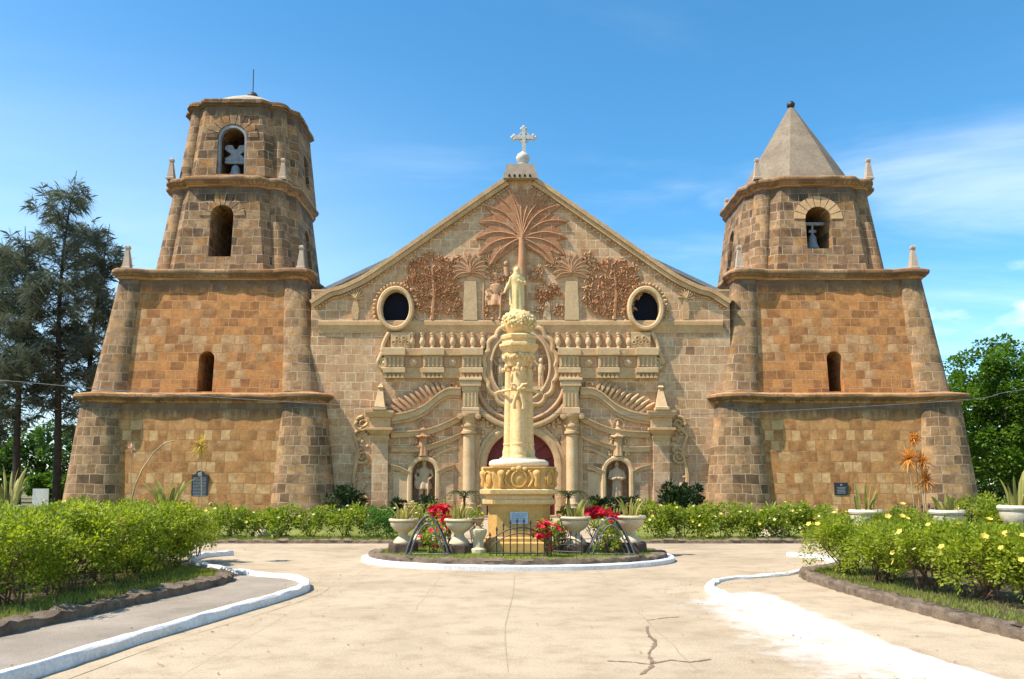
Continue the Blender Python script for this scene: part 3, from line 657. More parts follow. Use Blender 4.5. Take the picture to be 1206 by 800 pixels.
mb = MB(); leafcluster(mb, [(645, 343, 15, 12), (640, 350, 10, 7)], 4, 75, (.09, .16))
rt = part(mb, 'round_tree_relief', TERRA)
part(MB().prism([px2(639, 377.5), px2(649, 377.5), px2(647, 356), px2(642, 356)], -.1, .01), 'tree_trunk', TRIM_PALE, rt)
for q_ in [(693, 308, 9, 10), (632, 322, 9, 10), (655, 310, 14, 9), (540, 315, 10, 14), (575, 312, 10, 9), (536, 345, 5, 20), (692, 340, 6, 22), (600, 330, 8, 10), (640, 366, 8, 8), (658, 366, 6, 8), (540, 366, 7, 9)]: mb = MB(); leafcluster(mb, [q_], int(q_[0]), 40, (.1, .2)); part(mb, 'vine_relief', TERRA_SOFT)
# the carved bearer with a child on the shoulder
mb = MB()
def seg3(a, b, r0, r1, y=.0): A, B = px2(*a), px2(*b); mb.tube([(A[0], y, A[1]), ((A[0]+B[0])/2, y-.02, (A[1]+B[1])/2), (B[0], y, B[1])], [r0, (r0+r1)/2, r1], 8)
h_ = px2(596, 311); mb.ball((h_[0], -.06, h_[1]), (.12, .12, .14)); seg3((596, 315), (597, 326), .13, .16)
seg3((569, 377), (570, 318), .06, .05); leafcluster(mb, [(585, 318, 15, 14), (584, 352, 14, 9), (586, 338, 9, 12), (576, 365, 7, 9)], 8, 34, (.08, .17))
BEARER = part(mb, 'bearer_relief', TERRA_SOFT, smooth=60)
for sg in (-1, 1):      # pineapple-like plants by the shoulders
    mb = MB(); c = px2(613+sg*194, 352)
    for k in range(9):
        a = PI*(.02+.96*k/8); frond(mb, mb, c, px2(613+sg*194+9*math.cos(a), 352-13*math.sin(a)), .05, .1, .08)
    mb.prism([(c[0]-.14, fz(377)), (c[0]+.14, fz(377)), (c[0]+.2, fz(366)), (c[0]+.08, c[1]), (c[0]-.08, c[1]), (c[0]-.2, fz(366))], -.1, .01)
    part(mb, 'plant_relief', TRIM)
# ---- balustrade, entablature
BAL = (1.0, [(.10, 0), (.10, .08), (.07, .10), (.12, .22), (.145, .34), (.10, .50), (.07, .60), (.095, .64), (.07, .68), (.11, .76), (.11, .84)])
zb0, zb1 = fz(411), fz(392.6)
for sg in (-1, 1):
    bl = MB().box(*sorted((sg*fx(40, 400), sg*fx(130, 400))), -.06, .004, zb0, zb1-.003); bl = part(bl, 'balustrade', TERRA_SOFT)
    for k in range(8):
        x = sg*fx(44+k*11.85, 400)
        bb = MB().lathe([(r*1.12, z*(zb1-zb0)/.84) for r, z in BAL[1]], 12, (x, -.16, zb0)); bb = part(bb, 'baluster', TRIM_PALE, bl, smooth=50)
    # end block with carved mask, volute beside it
    e0, e1 = sorted((sg*fx(129, 400), sg*fx(152, 400)))
    eb = part(MB().box(e0, e1, -.26, .004, zb0, zb1-.004, .02), 'end_block', TRIM_PALE)
    mb = MB(); rnd = random.Random(7); xm = (e0+e1)/2
    for k in range(5): mb.loft([[(xm+r*math.cos(t)+(k-2)*.17, -.27-d, (zb0+zb1)/2+r*math.sin(t)+(.1 if k % 2 else -.12)) for r, d in ((.05, .0), (.075, .06), (.11, .06), (.13, 0))] for t in [2*PI*i/10 for i in range(11)]], caps=False)
    part(mb, 'carved_scroll', TRIM, eb)
    sp = []
    for k in range(15): t = k/14; sp.append((sg*fx(154+3*math.sin(t*PI)+8*t, 410), fz(392+30*t)))
    c = (sg*fx(160, 428), fz(428))
    mb = MB(); pts = [(x, -.12, z) for x, z in sp[:-3]]
    for k in range(22):
        t = k/21; r = .34*(1-.72*t); a = (PI*.15 if sg > 0 else PI*.85)+(-1 if sg > 0 else 1)*t*3.6*PI; pts.append((c[0]+r*math.cos(a), -.12, c[1]+r*math.sin(a)))
    mb.tube(pts, [.12]*len(sp[:-3])+[.11*(1-.5*k/21) for k in range(22)], 7); mb.ball((c[0], -.12, c[1]), .13)
    part(mb, 'volute', TRIM_PALE, smooth=60)
    # entablature with triglyph blocks
    x0, x1 = sorted((sg*fx(44, 430), sg*fx(157, 430)))
    en = part(MB().box(x0, x1, -.12, .003, fz(434), fz(411.3)).box(x0, x1, -.18, .003, fz(446), fz(434.05)), 'entablature', TRIM)
    part(MB().box(x0+.03, x1-.03, -.30, .002, fz(420), fz(411.35), .03), 'upper_moulding', TRIM, en)
    for o in (57, 102.5, 148):
        xc = sg*fx(o, 430); w = fx(11.6, 430)
        tb = MB().box(xc-w, xc+w, -.26, -.10, fz(434), fz(420.1)).box(xc-w-.07, xc+w+.07, -.44, -.10, fz(420.05), fz(411.2), .03).box(xc-w-.06, xc+w+.06, -.34, -.12, fz(440), fz(434.02), .02)
        for k in range(5): tb.box(xc-w+.08+k*(2*w-.16)/4.0-.045, xc-w+.08+k*(2*w-.16)/4.0+.045, -.335, -.258, fz(433), fz(421.5), .02)
        tb = part(tb, 'triglyph_block', TRIM_PALE, en)
        mb = MB()
        for k in range(5):
            a = xc-w-.02+k*(2*w+.04)/5; b = a+(2*w+.04)/5; zt, zl = fz(440.5), fz(446)
            mb.prism([(a, zl), (b, zl), ((a+b)/2, zt)], -.30, -.17)
        part(mb, 'pendant_tooth', TRIM_PALE, tb)
    for o in (80, 126):
        xc = sg*fx(o, 428); zc = fz(427.5)
        ro = MB().box(xc-.42, xc+.42, -.15, -.11, fz(433), fz(421)); part(ro, 'metope_panel', TERRA_SOFT, en)
        part(MB().loft([[(xc+r*math.cos(2*PI*i/16), y, zc+r*math.sin(2*PI*i/16)) for i in range(16)] for r, y in ((.20, -.14), (.20, -.20), (.15, -.24), (.12, -.22), (.09, -.27), (.01, -.28))]), 'rosette', TRIM_PALE, en, smooth=50)
# ---- medallion
def petal_ring(a, b, n, amp, w, y, yc=432, a2=0):
    out = []
    for i in range(n*8+1):
        t = 2*PI*i/(n*8); k = 1+amp*abs(math.sin(n*t/2+a2)); out.append((t, k))
    return [[(fx(1, yc)*(a+d)*k*math.cos(t), yy, fz(yc)+fx(1, yc)*(b+d)*k*math.sin(t)) for d, yy in ((0, y+.25), (0, y), (w*.2, y-.06), (w*.7, y-.06), (w, y+.02), (w, .01))] for t, k in out]
md = part(MB().loft(petal_ring(33, 40, 12, .0, 9, -.16), caps=False), 'medallion', TERRA_SOFT, smooth=50)
part(MB().loft(petal_ring(38, 46, 16, .07, 6, -.22), caps=False), 'scalloped_frame', TRIM, md, smooth=50)
part(MB().loft(petal_ring(33.2, 40.2, 20, .0, 3, -.22), caps=False), 'inner_ring', TRIM_PALE, md, smooth=50)
for sg, hh in ((-1, 1), (1, 1)):
    mb = MB(); bx = fx(sg*24, 440); z0 = fz(455)
    mb.tube([(bx-.06, -.02, z0), (bx-.05, -.04, z0+.35), (bx-.02, -.03, z0+.7)], [.06, .09, .11], 8); mb.tube([(bx+.07, -.02, z0), (bx+.05, -.04, z0+.35), (bx+.02, -.03, z0+.7)], [.06, .09, .11], 8)
    mb.tube([(bx, -.03, z0+.62), (bx, -.04, z0+.95), (bx, -.03, z0+1.14)], [.14, .16, .08], 8); mb.ball((bx, -.04, z0+1.3), (.11, .11, .14))
    mb.tube([(bx-.13, -.03, z0+1.06), (bx-.26, -.05, z0+1.2), (bx-.36, -.04, z0+1.38)], [.06, .05, .04], 6); mb.tube([(bx+.13, -.03, z0+1.06), (bx+.2, -.05, z0+.8)], [.06, .045], 6)
    part(mb, 'carved_figure', TRIM_PALE, md, smooth=60)
part(MB().box(fx(-31, 457), fx(31, 457), -.12, .27, fz(459.5), fz(455.5)), 'figure_ledge', TRIM_PALE, md)
# hanging garland under the medallion, carried between the piers
for ra, wd, yy, mat, nm in ((62, 7, -.26, TRIM, 'swag_moulding'), (53, 5, -.2, TERRA_SOFT, 'swag_band')):
    rg = []
    for i in range(25):
        t = PI+PI*(.06+.88*i/24); k = fx(1, 450)
        rg.append([(k*(ra+d)*math.cos(t)*.93, y, fz(448)+k*(ra+d)*math.sin(t)*.86) for d, y in ((0, .01), (0, yy), (wd*.5, yy-.06), (wd, yy), (wd, .01))])
    part(MB().loft(rg), nm, mat, smooth=50)
mb = MB(); 
for i in range(30):
    t = PI+PI*(.06+.88*i/29); k = fx(1, 450); mb.ball((k*71.5*math.cos(t)*.93, -.08, fz(448)+k*71.5*math.sin(t)*.86), (.10, .12, .10), 6, 4)
part(mb, 'bead_course', TRIM, smooth=180)
# ---- portal
dz0 = DZ
rg = []
for i in range(27):
    t = PI*i/26; rg.append([((DW+d)*math.cos(t), y, dz0+(DW+d)*math.sin(t)) for d, y in ((0, .4), (0, -.14), (.08, -.2), (.30, -.2), (.38, -.12), (.52, -.12), (.56, .01))])
rg = [[(x, y, -.25) for x, y, z in rg[0]]]+rg+[[(x, y, -.25) for x, y, z in rg[-1]]]
part(MB().loft(rg, caps=False), 'door_arch', TRIM, smooth=40)
dr = MB().prism(arch(0, DW*2+.02, -.2, dz0, 20), .42, .52); dr = part(dr, 'door', RED)
mb = MB()
for sg in (-1, 1):
    for zz in (0.2, 1.25, 2.1): mb.box(*sorted((sg*.18, sg*(DW-.2))), .39, .425, zz, zz+.8, .015)
mb.box(-.05, .05, .38, .425, -.2, dz0); mb.box(-DW, DW, .37, .425, dz0-.12, dz0-.02)
for k in range(7):
    a = PI*(k+.5)/7; mb.tube([(.3*math.cos(a), .42, dz0+.3*math.sin(a)), ((DW-.1)*math.cos(a), .42, dz0+(DW-.1)*math.sin(a))], .035, 5)
part(mb, 'door_panel', RED, dr)
rnd = random.Random(2)                    # carved foliage round the arch
for sg in (-1, 1):
    mb = MB()
    for k in range(34):
        a = PI*(.12+.34*rnd.random()); r = DW+.62+rnd.random()*.9; x, z = sg*r*math.cos(a), dz0+r*math.sin(a)
        if abs(x) < fx(50, 520): mb.ball((x, -.02, z), (rnd.uniform(.07, .17), rnd.uniform(.06, .12), rnd.uniform(.07, .17)), 6, 4)
    part(mb, 'spandrel_carving', TRIM, smooth=180)
SAINTS = []
# ---- columns beside the portal
for sg in (-1, 1):
    xc = sg*fx(60.5, 540); r = fx(7.2, 540)
    zt, zc, zp = fz(488), fz(512), fz(485)
    part(MB().box(xc-r*1.75, xc+r*1.75, -.10, .003, -.2, zc), 'column_panel', TRIM)
    cl = part(MB().lathe([(r*1.35, 0), (r*1.35, .5), (r*1.2, .55), (r*1.25, .7), (r*1.02, .8), (r, 1.2), (r*.96, zc-.02)], 20, (xc, -.20, 0)), 'column', TRIM_PALE, smooth=40)
    part(MB().lathe([(r*.98, 0), (r*1.28, .03), (r*1.28, .14), (r*1.05, .18), (r*1.05, .34), (r*1.25, .38), (r*1.25, .48), (r*1.08, .52), (r*1.1, .68), (r*1.4, .86), (r*1.5, .9), (r*1.5, zt-zc)], 20, (xc, -.20, zc)), 'capital', TRIM, cl, smooth=40)
    for s2 in (-1, 1): mb = MB(); mb.lathe([(.02, -.36), (.15, -.34), (.17, 0), (.15, .02), (.02, .03)], 10, (0, 0, 0)); n0 = len(mb.v)-50; mb.v[n0:] = [(xc+s2*r*1.45+a, -.2-b_*0+c_-.02, zt-.14+b_) for a, b_, c_ in mb.v[n0:]]; part(mb, 'capital_volute', TRIM, cl, smooth=50)
    x2 = sg*fx(58.5, 470); w = r*1.25
    pr_ = MB().box(x2-w, x2+w, -.42, .002, fz(481), fz(462)).box(x2-w*1.15, x2+w*1.15, -.48, .002, zt+.003, fz(481.02), .03)
    for k in range(4): pr_.box(x2-w+.06+k*(2*w-.12)/3.6, x2-w+.06+k*(2*w-.12)/3.6+.07, -.455, -.418, fz(480), fz(464))
    pr_.box(x2-w*1.1, x2+w*1.1, -.46, .002, fz(461.95), fz(457), .02).box(x2-w*1.35, x2+w*1.35, -.52, .002, fz(456.9), fz(450), .05).box(x2-w*1.5, x2+w*1.5, -.56, .002, fz(449.9), fz(446.6), .03)
    part(pr_, 'pier_block', TRIM_PALE, cl)
    # outer pilaster
    xo = sg*fx(165, 540); w = fx(9.5, 540)
    pl = part(MB().box(xo-w, xo+w, -.24, .003, .42, fz(520.1)), 'pilaster', FACADE)
    part(MB().box(xo-w*1.35, xo+w*1.35, -.36, .002, -.2, .41, .04), 'pilaster_base', TRIM, pl)
    part(MB().loft([[(xo-w*k, .001, z), (xo-w*k, -y, z), (xo+w*k, -y, z), (xo+w*k, .001, z)] for k, y, z in ((1.02, .25, fz(520)), (1.15, .32, fz(516)), (1.15, .32, fz(513.5)), (1.05, .27, fz(513)), (1.5, .5, fz(508)), (1.65, .56, fz(507)), (1.65, .56, fz(504.5)), (1.3, .4, fz(504)), (1.3, .4, fz(493)), (1.5, .5, fz(492)), (1.75, .62, fz(487)), (1.75, .62, fz(484.5)), (1.2, .2, fz(484)))]), 'pilaster_capital', TRIM, pl)
    ob_ = part(MB().loft([[(xo-k, -.04, z), (xo-k, -2*k-.02, z), (xo+k, -2*k-.02, z), (xo+k, -.04, z)] for k, z in ((.34, fz(484)), (.34, fz(481)), (.27, fz(480)), (.10, fz(458)), (.15, fz(457)), (.04, fz(452)))]), 'obelisk_relief', TRIM_PALE)
    mb = MB(); xs = sg*fx(186, 540)                  # leafy brackets beside the pilaster
    for (yy, rr) in ((500, .40), (538, .42), (590, .46)):
        c = (xs, fz(yy)); pts = []
        for k in range(20):
            t = k/19; r2 = rr*(1-.75*t); a = (PI*.5)+sg*(-t*3.2*PI); pts.append((c[0]+r2*math.cos(a), -.08, c[1]+r2*math.sin(a)))
        mb.tube(pts, [.10*(1-.4*k/19) for k in range(20)], 6)
    mb.tube([(sg*fx(180, 515), -.07, fz(498)), (sg*fx(196, 515), -.07, fz(512)), (sg*fx(190, 515), -.07, fz(530)), (sg*fx(196, 560), -.07, fz(560)), (sg*fx(196, 590), -.07, fz(580))], [.1, .12, .1, .12, .1], 6)
    rnd = random.Random(5)
    for k in range(26): mb.ball((xs+rnd.uniform(-.3, .3), -.02, fz(rnd.uniform(495, 598))), (rnd.uniform(.08, .16), .1, rnd.uniform(.08, .16)), 6, 4)
    part(mb, 'scroll_bracket', TRIM, smooth=60)
    # ogee cornices sweeping from the inner pier to the outer pilaster
    def ogee(pp, th, pr, nm, mat):
        cv = [(p.x, p.y) for p in smoothline([(sg*fx(o, y), fz(y), 0) for o, y in pp], 8)]
        c2 = [(x, z-th) for x, z in cv]; o1 = part(MB().band(cv, c2, -pr, .002), nm, mat)
        part(MB().band([(x, z+.003+th*.28) for x, z in cv], [(x, z+.003) for x, z in cv], -pr*1.45, .0015), 'cap_moulding', mat, o1); return o1
    ogee([(70, 459), (84, 459), (96, 465), (112, 478), (130, 486), (152, 490)], .30, .22, 'ogee_cornice', TRIM_PALE)
    ogee([(70, 466), (84, 466), (97, 473), (112, 486), (130, 493.5), (152, 497)], .14, .12, 'ogee_cornice', TRIM)
    ogee([(70, 490), (84, 497), (98, 503), (112, 507), (130, 509), (152, 510)], .26, .17, 'curved_band', TRIM)
    ogee([(70, 511), (84, 517), (98, 522), (112, 526), (130, 527.5), (152, 527)], .22, .14, 'curved_band', TRIM)
    ogee([(74, 527), (86, 530), (97, 535), (104, 539)], .10, .10, 'curved_band', TRIM_PALE)
    # leaning fan carving under the entablature
    mb = MB()
    for k in range(11):
        t = k/10; a = px2(613+sg*(88+52*t), 462+24*t**1.2); b_ = (a[0]+sg*(.28+.5*t), min(a[1]+.75-.25*t, fz(449)))
        mb.tube([(a[0], -.05, a[1]), ((a[0]+b_[0])/2, -.12, (a[1]+b_[1])/2), (b_[0], -.03, b_[1])], [.08, .12, .05], 5)
    c = (sg*fx(80, 454), fz(454)); 
    mb.tube([(c[0]+r2*math.cos(a), -.09, c[1]+r2*math.sin(a)) for r2, a in [(.22*(1-.7*k/14), sg*k*.5) for k in range(15)]], .07, 6)
    part(mb, 'fan_carving', TERRA_SOFT if sg < 0 else TRIM, smooth=60)
    # niche surround, panels, relief figure above
    nx = sg*NX; zs = fz(556); w = NW/2
    rg = [[(nx+(w+d)*math.cos(t), y, zs+(w+d)*math.sin(t)) for d, y in ((0, .1), (0, -.12), (.06, -.18), (.18, -.18), (.24, -.1), (.30, .01))] for t in [PI*i/18 for i in range(19)]]
    rg = [[(x, y, fz(592)) for x, y, z in rg[0]]]+rg+[[(x, y, fz(592)) for x, y, z in rg[-1]]]
    ni = part(MB().loft(rg), 'niche_surround', TRIM_PALE, smooth=40)
    part(MB().box(nx-w-.34, nx+w+.34, -.26, .5, fz(598), fz(592.2), .03), 'niche_sill', TRIM, ni)
    for o in (88, 141):
        a = sg*fx(o, 570); hw = fx(9, 570)
        part(MB().box(a-hw, a+hw, -.06, .002, fz(596), fz(556)), 'side_panel', TRIM_PALE if (o == 141) == (sg < 0) else FACADE)
    for q in ([(78, 548), (88, 551), (98, 556)], [(131, 556), (141, 551), (152, 548)]):
        ogee(q, .2, .15, 'niche_band', TRIM)
    mb = MB(); c = sg*fx(114.5, 515)
    mb.loft([[(c+r2*math.cos(t), y, fz(501)+r2*1.1*math.sin(t)) for r2, y in ((.26, -.03), (.26, -.08), (.34, -.08), (.34, -.03))] for t in [PI*(-.1+1.2*i/14) for i in range(15)]])
    rnd = random.Random(8)
    for k in range(46): a_ = rnd.choice((-1, 1)); mb.ball((c+a_*rnd.uniform(.30, .56), -rnd.uniform(.0, .08), fz(rnd.uniform(508, 537))), (rnd.uniform(.06, .12), .09, rnd.uniform(.06, .12)), 5, 4)
    sr = part(mb, 'saint_relief', TERRA if sg < 0 else TRIM, smooth=60); SAINTS.append((sr, c))
part(MB().box(-9.2, 9.2, -.45, .001, -.3, .12), 'facade_plinth', TRIM)

def chr_(h, c, z): return [(-h+c, -h, z), (h-c, -h, z), (h, -h+c, z), (h, h-c, z), (h-c, h, z), (-h+c, h, z), (-h, h-c, z), (-h, -h+c, z)]
# ---------------------------------------------------------------- bell towers
YC, XT = 45.5, 16.0
def turret(r, p=3.2, n=32):           # squarish round outline of a corner pier
    out = []
    for i in range(n):
        t = 2*PI*i/n; c, s_ = math.cos(t), math.sin(t); k = r/(abs(c)**p+abs(s_)**p)**(1/p); out.append((k*c, k*s_))
    return out
def ring(h, r, a, z, d=0.0, n=160, ch=None):
    """outline of a square with corner piers (h reach of the piers, a half-width of the flat wall),
    or, with ch, of a square whose corners are cut and carry a slim round turret"""
    p = 2.0 if ch else 3.2
    cc = (a-ch*.5-.10) if ch else h-r; out = []; rr = r+d
    def inside(x, y):
        x, y = abs(x), abs(y)
        if max(x, y) <= a+d and (not ch or x+y <= 2*a-ch+1.414*d): return True
        return abs(x-cc)**p+abs(y-cc)**p <= rr**p
    for i in range(n):
        t = 2*PI*(i+.5)/n; ux, uy = math.cos(t), math.sin(t); lo, hi = 0.0, 2.2*h+1
        if ch: lo = 0.0
        # the outline is star shaped: walk inwards, then refine
        k = hi
        while k > .05 and not inside(ux*k, uy*k): k -= .04
        lo, hi = k, k+.04
        for _ in range(9):
            m = (lo+hi)/2
            if inside(ux*m, uy*m): lo = m
            else: hi = m
        out.append((ux*lo, uy*lo, z))
    return out
PIN = [(.23, 0), (.23, .10), (.19, .14), (.085, 1.08), (.12, 1.11), (.12, 1.20), (.08, 1.27), (.02, 1.30)]
def tower(sx, right):
    lab = ('broad stone bell tower with a pointed grey spire' if right else 'tall four stage stone bell tower with low dome and lightning rod')
    t = empty('bell_tower', (X0+sx*XT, YC, 0), lab, 'bell tower')
    T = Vector(t.location)
    def tier(name, mat, z0, z1, h0, h1, r0, r1, in0, in1, cuts, bmat=BUTT, ch=None):
        a0, a1 = h0-in0, h1-in1
        if ch: ob = MB().loft([chr_(a, ch, z) for a, z in ((a0, z0), (a1, z1))]).build(name, mat, t)
        else: ob = MB().loft([[(-a, -a, z), (a, -a, z), (a, a, z), (-a, a, z)] for a, z in ((a0, z0), (a1, z1))]).build(name, mat, t)
        cc = []
        for (pts, depth, side) in cuts:
            ymid = -(a0+a1)/2
            c = MB().prism(pts, ymid-1.2, ymid+depth).build('c', mat); c.location = T
            if side: c.rotation_euler.z = -sx*PI/2 if side > 0 else sx*PI/2
            cc.append(c)
        if cc: cut(ob, cc)
        for ux in (-1, 1):
            for uy in (-1, 1):
                c0, c1 = (a0-ch*.5-.10, a1-ch*.5-.10) if ch else (h0-r0, h1-r1); rg = []
                for k in range(5):
                    q = k/4; c, r, z = c0+(c1-c0)*q, r0+(r1-r0)*q, z0+(z1-z0)*q
                    rg.append([(ux*c+x, uy*c+y, z) for x, y in turret(r, 2.0 if ch else 3.2)])
                MB().loft(rg).build('corner_buttress', bmat, ob, smooth=40, cyl=(ux*(c0+c1)/2, uy*(c0+c1)/2, (r0+r1)/2))
        return ob
    def corn(z0, z1, h, r, inn, mat=CORNICE, pr=.36, name='cornice', top=.25, ch=None):
        H = z1-z0; rg = [ring(h, r, h-inn, z0+H*k, d, ch=ch) for k, d in ((0, -.02), (0, .06), (.12, .12), (.22, .14), (.34, .26), (.5, pr*.9), (.58, pr), (.86, pr), (.93, pr*.92), (1.0, pr*.6))]
        rg.append(ring(h, r, h-inn, z1+top*.4, -.3, ch=ch)); rg = [[(x*(1+.006*mnoise.noise(Vector((x*1.3, y*1.3, z*2)))*(3 if 0 < i < 10 else 0)), y*(1+.006*mnoise.noise(Vector((x*1.3+9, y*1.3, z*2)))*(3 if 0 < i < 10 else 0)), z+.018*mnoise.noise(Vector((x*.9, y*.9, 3)))*(1 if 0 < i < 10 else 0)) for x, y, z in q] for i, q in enumerate(rg)]
        return MB().loft(rg).build(name, mat, t, smooth=24)
    slit = lambda z0, z1, w: arch(0, w, z0, z1-w/2)
    tier('lower_tier', TOWER_A, -.3, 5.78, 6.85, 6.15, 1.72, 1.08, .50, .40, [])
    corn(5.72, 6.20, 6.12, 1.08, .40)
    tier('upper_tier', TOWER_B, 6.2, 12.3, 5.82, 4.92, .98, .62, .34, .24, [(slit(6.35, 8.45, .78), 5.6, 0)])
    corn(12.26, 12.80, 4.90, .62, .24)
    z3 = 17.75
    b3 = tier('belfry_tier', BELFRY, 12.85, z3, 4.10, 3.52, .62, .52, .10, .08, [(slit(13.75, 16.65, 1.22) if not right else slit(14.2, 16.55, 1.38), 3.9, 0), (slit(14.0, 16.4, .9), 1.6, 1), (slit(14.0, 16.4, .9), 1.6, -1)], ch=1.6)
    def voussoirs(a, zs, w, parent, zbase, mat=BELFRY, dz=.05):
        for k in range(9):
            t0, t1 = PI*k/9+.02, PI*(k+1)/9-.02; r0, r1 = w/2+.02, w/2+.62
            pts = [(r*math.cos(q), zs+r*math.sin(q)) for r, q in ((r0, t0), (r1, t0), (r1, t1), (r0, t1))]
            a_ = lambda z: a(z)
            o = MB(); o.loft([[(x, -a_(z)-dz, z) for x, z in pts], [(x, -a_(z)+.1, z) for x, z in pts]]); o.build('arch_stone', mat, parent)
    a3 = lambda z: (4.00+(3.44-4.00)*(z-12.85)/(z3-12.85))
    if not right: voussoirs(a3, 16.65-.61, 1.22, b3, 13.7)
    else: voussoirs(a3, 16.55-.69, 1.38, b3, 14.2, TRIM)
    corn(z3-.04, z3+.50, 3.52, .52, .08, ch=1.6)
    def pin(x, y, z, s=1.0):
        MB().loft([[(x+r*s*u, y+r*s*v, z+q*s) for u, v in ((-1, -1), (1, -1), (1, 1), (-1, 1))] for r, q in PIN]).build('pinnacle', PINN, t)
    for ux in (-1, 1):
        for uy in (-1, 1):
            pin(ux*4.55, uy*4.55, 12.86); pin(ux*3.05, uy*3.05, 18.24, .95)
    if right:
        ap = Q(923, 126, YC).z
        n = 8; R0 = 3.45
        MB().loft([[(r*math.cos(2*PI*(i+.5)/n), r*math.sin(2*PI*(i+.5)/n), z) for i in range(n)] for r, z in ((R0, 18.25), (R0*.62, 18.25+(ap-18.25)*.40), (.10, ap))]).build('spire', SPIRE, t)
        MB().lathe([(.12, -.08), (.22, 0), (.24, .14), (.16, .28), (.03, .34)], 12, (0, 0, ap)).build('spire_cap', IRON, t, smooth=50)
    else:
        z4 = 22.45; a4 = lambda z: 3.40+(3.01-3.40)*(z-18.3)/(z4-18.3)
        b4 = tier('top_tier', BELFRY, 18.3, z4, 3.46, 3.06, .54, .46, .06, .05, [(arch(0, 1.55, 18.45, 20.55), 3.3, 0), (arch(0, .9, 19, 20.4), 1.2, 1), (arch(0, .9, 19, 20.4), 1.2, -1)], ch=1.5)
        voussoirs(a4, 20.55, 1.6, b4, 18.5)
        b4.location.x = .28; c4 = corn(z4-.04, z4+.34, 3.06, .46, .05, BELFRY, .22, ch=1.5)
        MB().lathe([(2.55, -.4), (2.5, .06), (1.9, .42), (1.2, .80), (.6, 1.08), (.15, 1.22)], 24, (0, 0, z4+.72)).build('dome', DOMEW, t, smooth=60).location.x = .28; c4.location.x = .28
        rod = MB().lathe([(.30, 0), (.34, .1), (.22, .3), (.03, .4)], 12, (0, 0, z4+1.92)).build('finial', IRON, t, smooth=50); rod.location.x = .28
        MB().tube([(0, 0, z4+2.0), (0, 0, z4+3.7)], .03, 6).build('lightning_rod', IRON, rod)
        rg = [[(r*math.cos(q), y, 20.50+r*math.sin(q)) for r, y in ((.66, -2.92), (.66, -3.14), (.80, -3.14), (.80, -2.92))] for q in [PI*i/16 for i in range(17)]]
        rg = [[(x, y, 18.5) for x, y, z in rg[0]]]+rg+[[(x, y, 18.5) for x, y, z in rg[-1]]]
        MB().loft(rg).build('window_frame', YOKE, b4, smooth=40)
    return t
TL = tower(-1, False); TR = tower(1, True)
# bells
BELLP = [(.02, .98), (.10, .97), (.16, .90), (.24, .80), (.28, .55), (.34, .30), (.44, .10), (.50, 0), (.46, .0), (.38, .12), (.28, .3), (.22, .6), (.02, .8)]
b = empty('bell', (X0-XT+.28, YC-2.55, 18.55), 'grey bell under an ornate yoke in the top window of the domed tower', 'bell')
MB().lathe([(r*.85, z*.75) for r, z in BELLP], 24).build('bell_body', BRONZE, b, smooth=40)
mb = MB(); mb.box(-.58, .58, -.08, .08, .80, .98, .03); mb.box(-.14, .14, -.07, .07, .98, 1.5); mb.box(-.5, .5, -.07, .07, 1.5, 1.62, .02)
for s_ in (-1, 1):
    mb.prism([(s_*.10, .98), (s_*.56, .98), (s_*.58, 1.12), (s_*.40, 1.20), (s_*.24, 1.34), (s_*.40, 1.46), (s_*.58, 1.58), (s_*.60, 1.76), (s_*.46, 1.86), (s_*.20, 1.84), (s_*.10, 1.70)], -.06, .06)
mb.build('yoke', YOKE, b, smooth=40)
b = empty('bell', (X0+XT, YC-2.75, 14.45), 'dark bell hanging from a pale beam in the spired tower', 'bell')
MB().lathe([(r*.8, z*.9) for r, z in BELLP], 24).build('bell_body', BRONZE, b, smooth=40)
mb = MB(); mb.box(-.66, .66, -.1, .1, 1.35, 1.52, .02); mb.box(-.05, .05, -.05, .05, .85, 1.35); mb.box(-.2, .2, -.06, .06, .95, 1.1, .02); mb.build('yoke', YOKE, b)
# plaques on the tower walls
def wall_y(z): return YC-(6.33+(5.69-6.33)*(z+.3)/6.08)
c = Q(232.5, 570, 39.0); yy = wall_y(c.z)
p = empty('wall_plaque', (c.x, yy-.05, c.z), 'tall black historical marker with rounded top on the left tower', 'plaque')
w, h = .40, .58
MB().prism([(-w, -h), (w, -h), (w, h*.78), (w*.55, h*.82)]+[(w*.5*math.cos(PI*i/8), h*.82+w*.45*math.sin(PI*i/8)) for i in range(9)]+[(-w*.55, h*.82), (-w, h*.78)], -.05, .04).build('marker_board', BLACKP, p)
mb = MB(); rnd = random.Random(4)
for k in range(13):
    z = h*.48-k*.072; x = -w*.8
    while x < w*.78:
        l = min(rnd.uniform(.03, .11), w*.8-x); mb.box(x, x+l, -.056, -.05, z, z+.028); x += l+.02
mb.build('raised_lettering', GREYP, p)
MB().loft([[(r*math.cos(2*PI*i/16), y, h*.82+r*math.sin(2*PI*i/16)) for i in range(16)] for r, y in ((.11, -.051), (.11, -.06), (.06, -.062), (.02, -.066))]).build('seal', GREYP, p)
c = Q(993.5, 576, 39.0); yy = wall_y(c.z)
p = empty('wall_plaque', (c.x, yy-.05, c.z), 'small square dark plaque on the right tower', 'plaque')
MB().box(-.33, .33, -.04, .04, -.31, .31, .015).build('marker_board', BLACKP, p)
mb = MB()
for k in range(5): mb.box(-.22+.03*(k % 2), .22-.02*(k % 3), -.046, -.04, .06-k*.07, .085-k*.07)
mb.ball((0, -.045, .19), (.05, .012, .05)); mb.build('raised_lettering', GREYP, p)
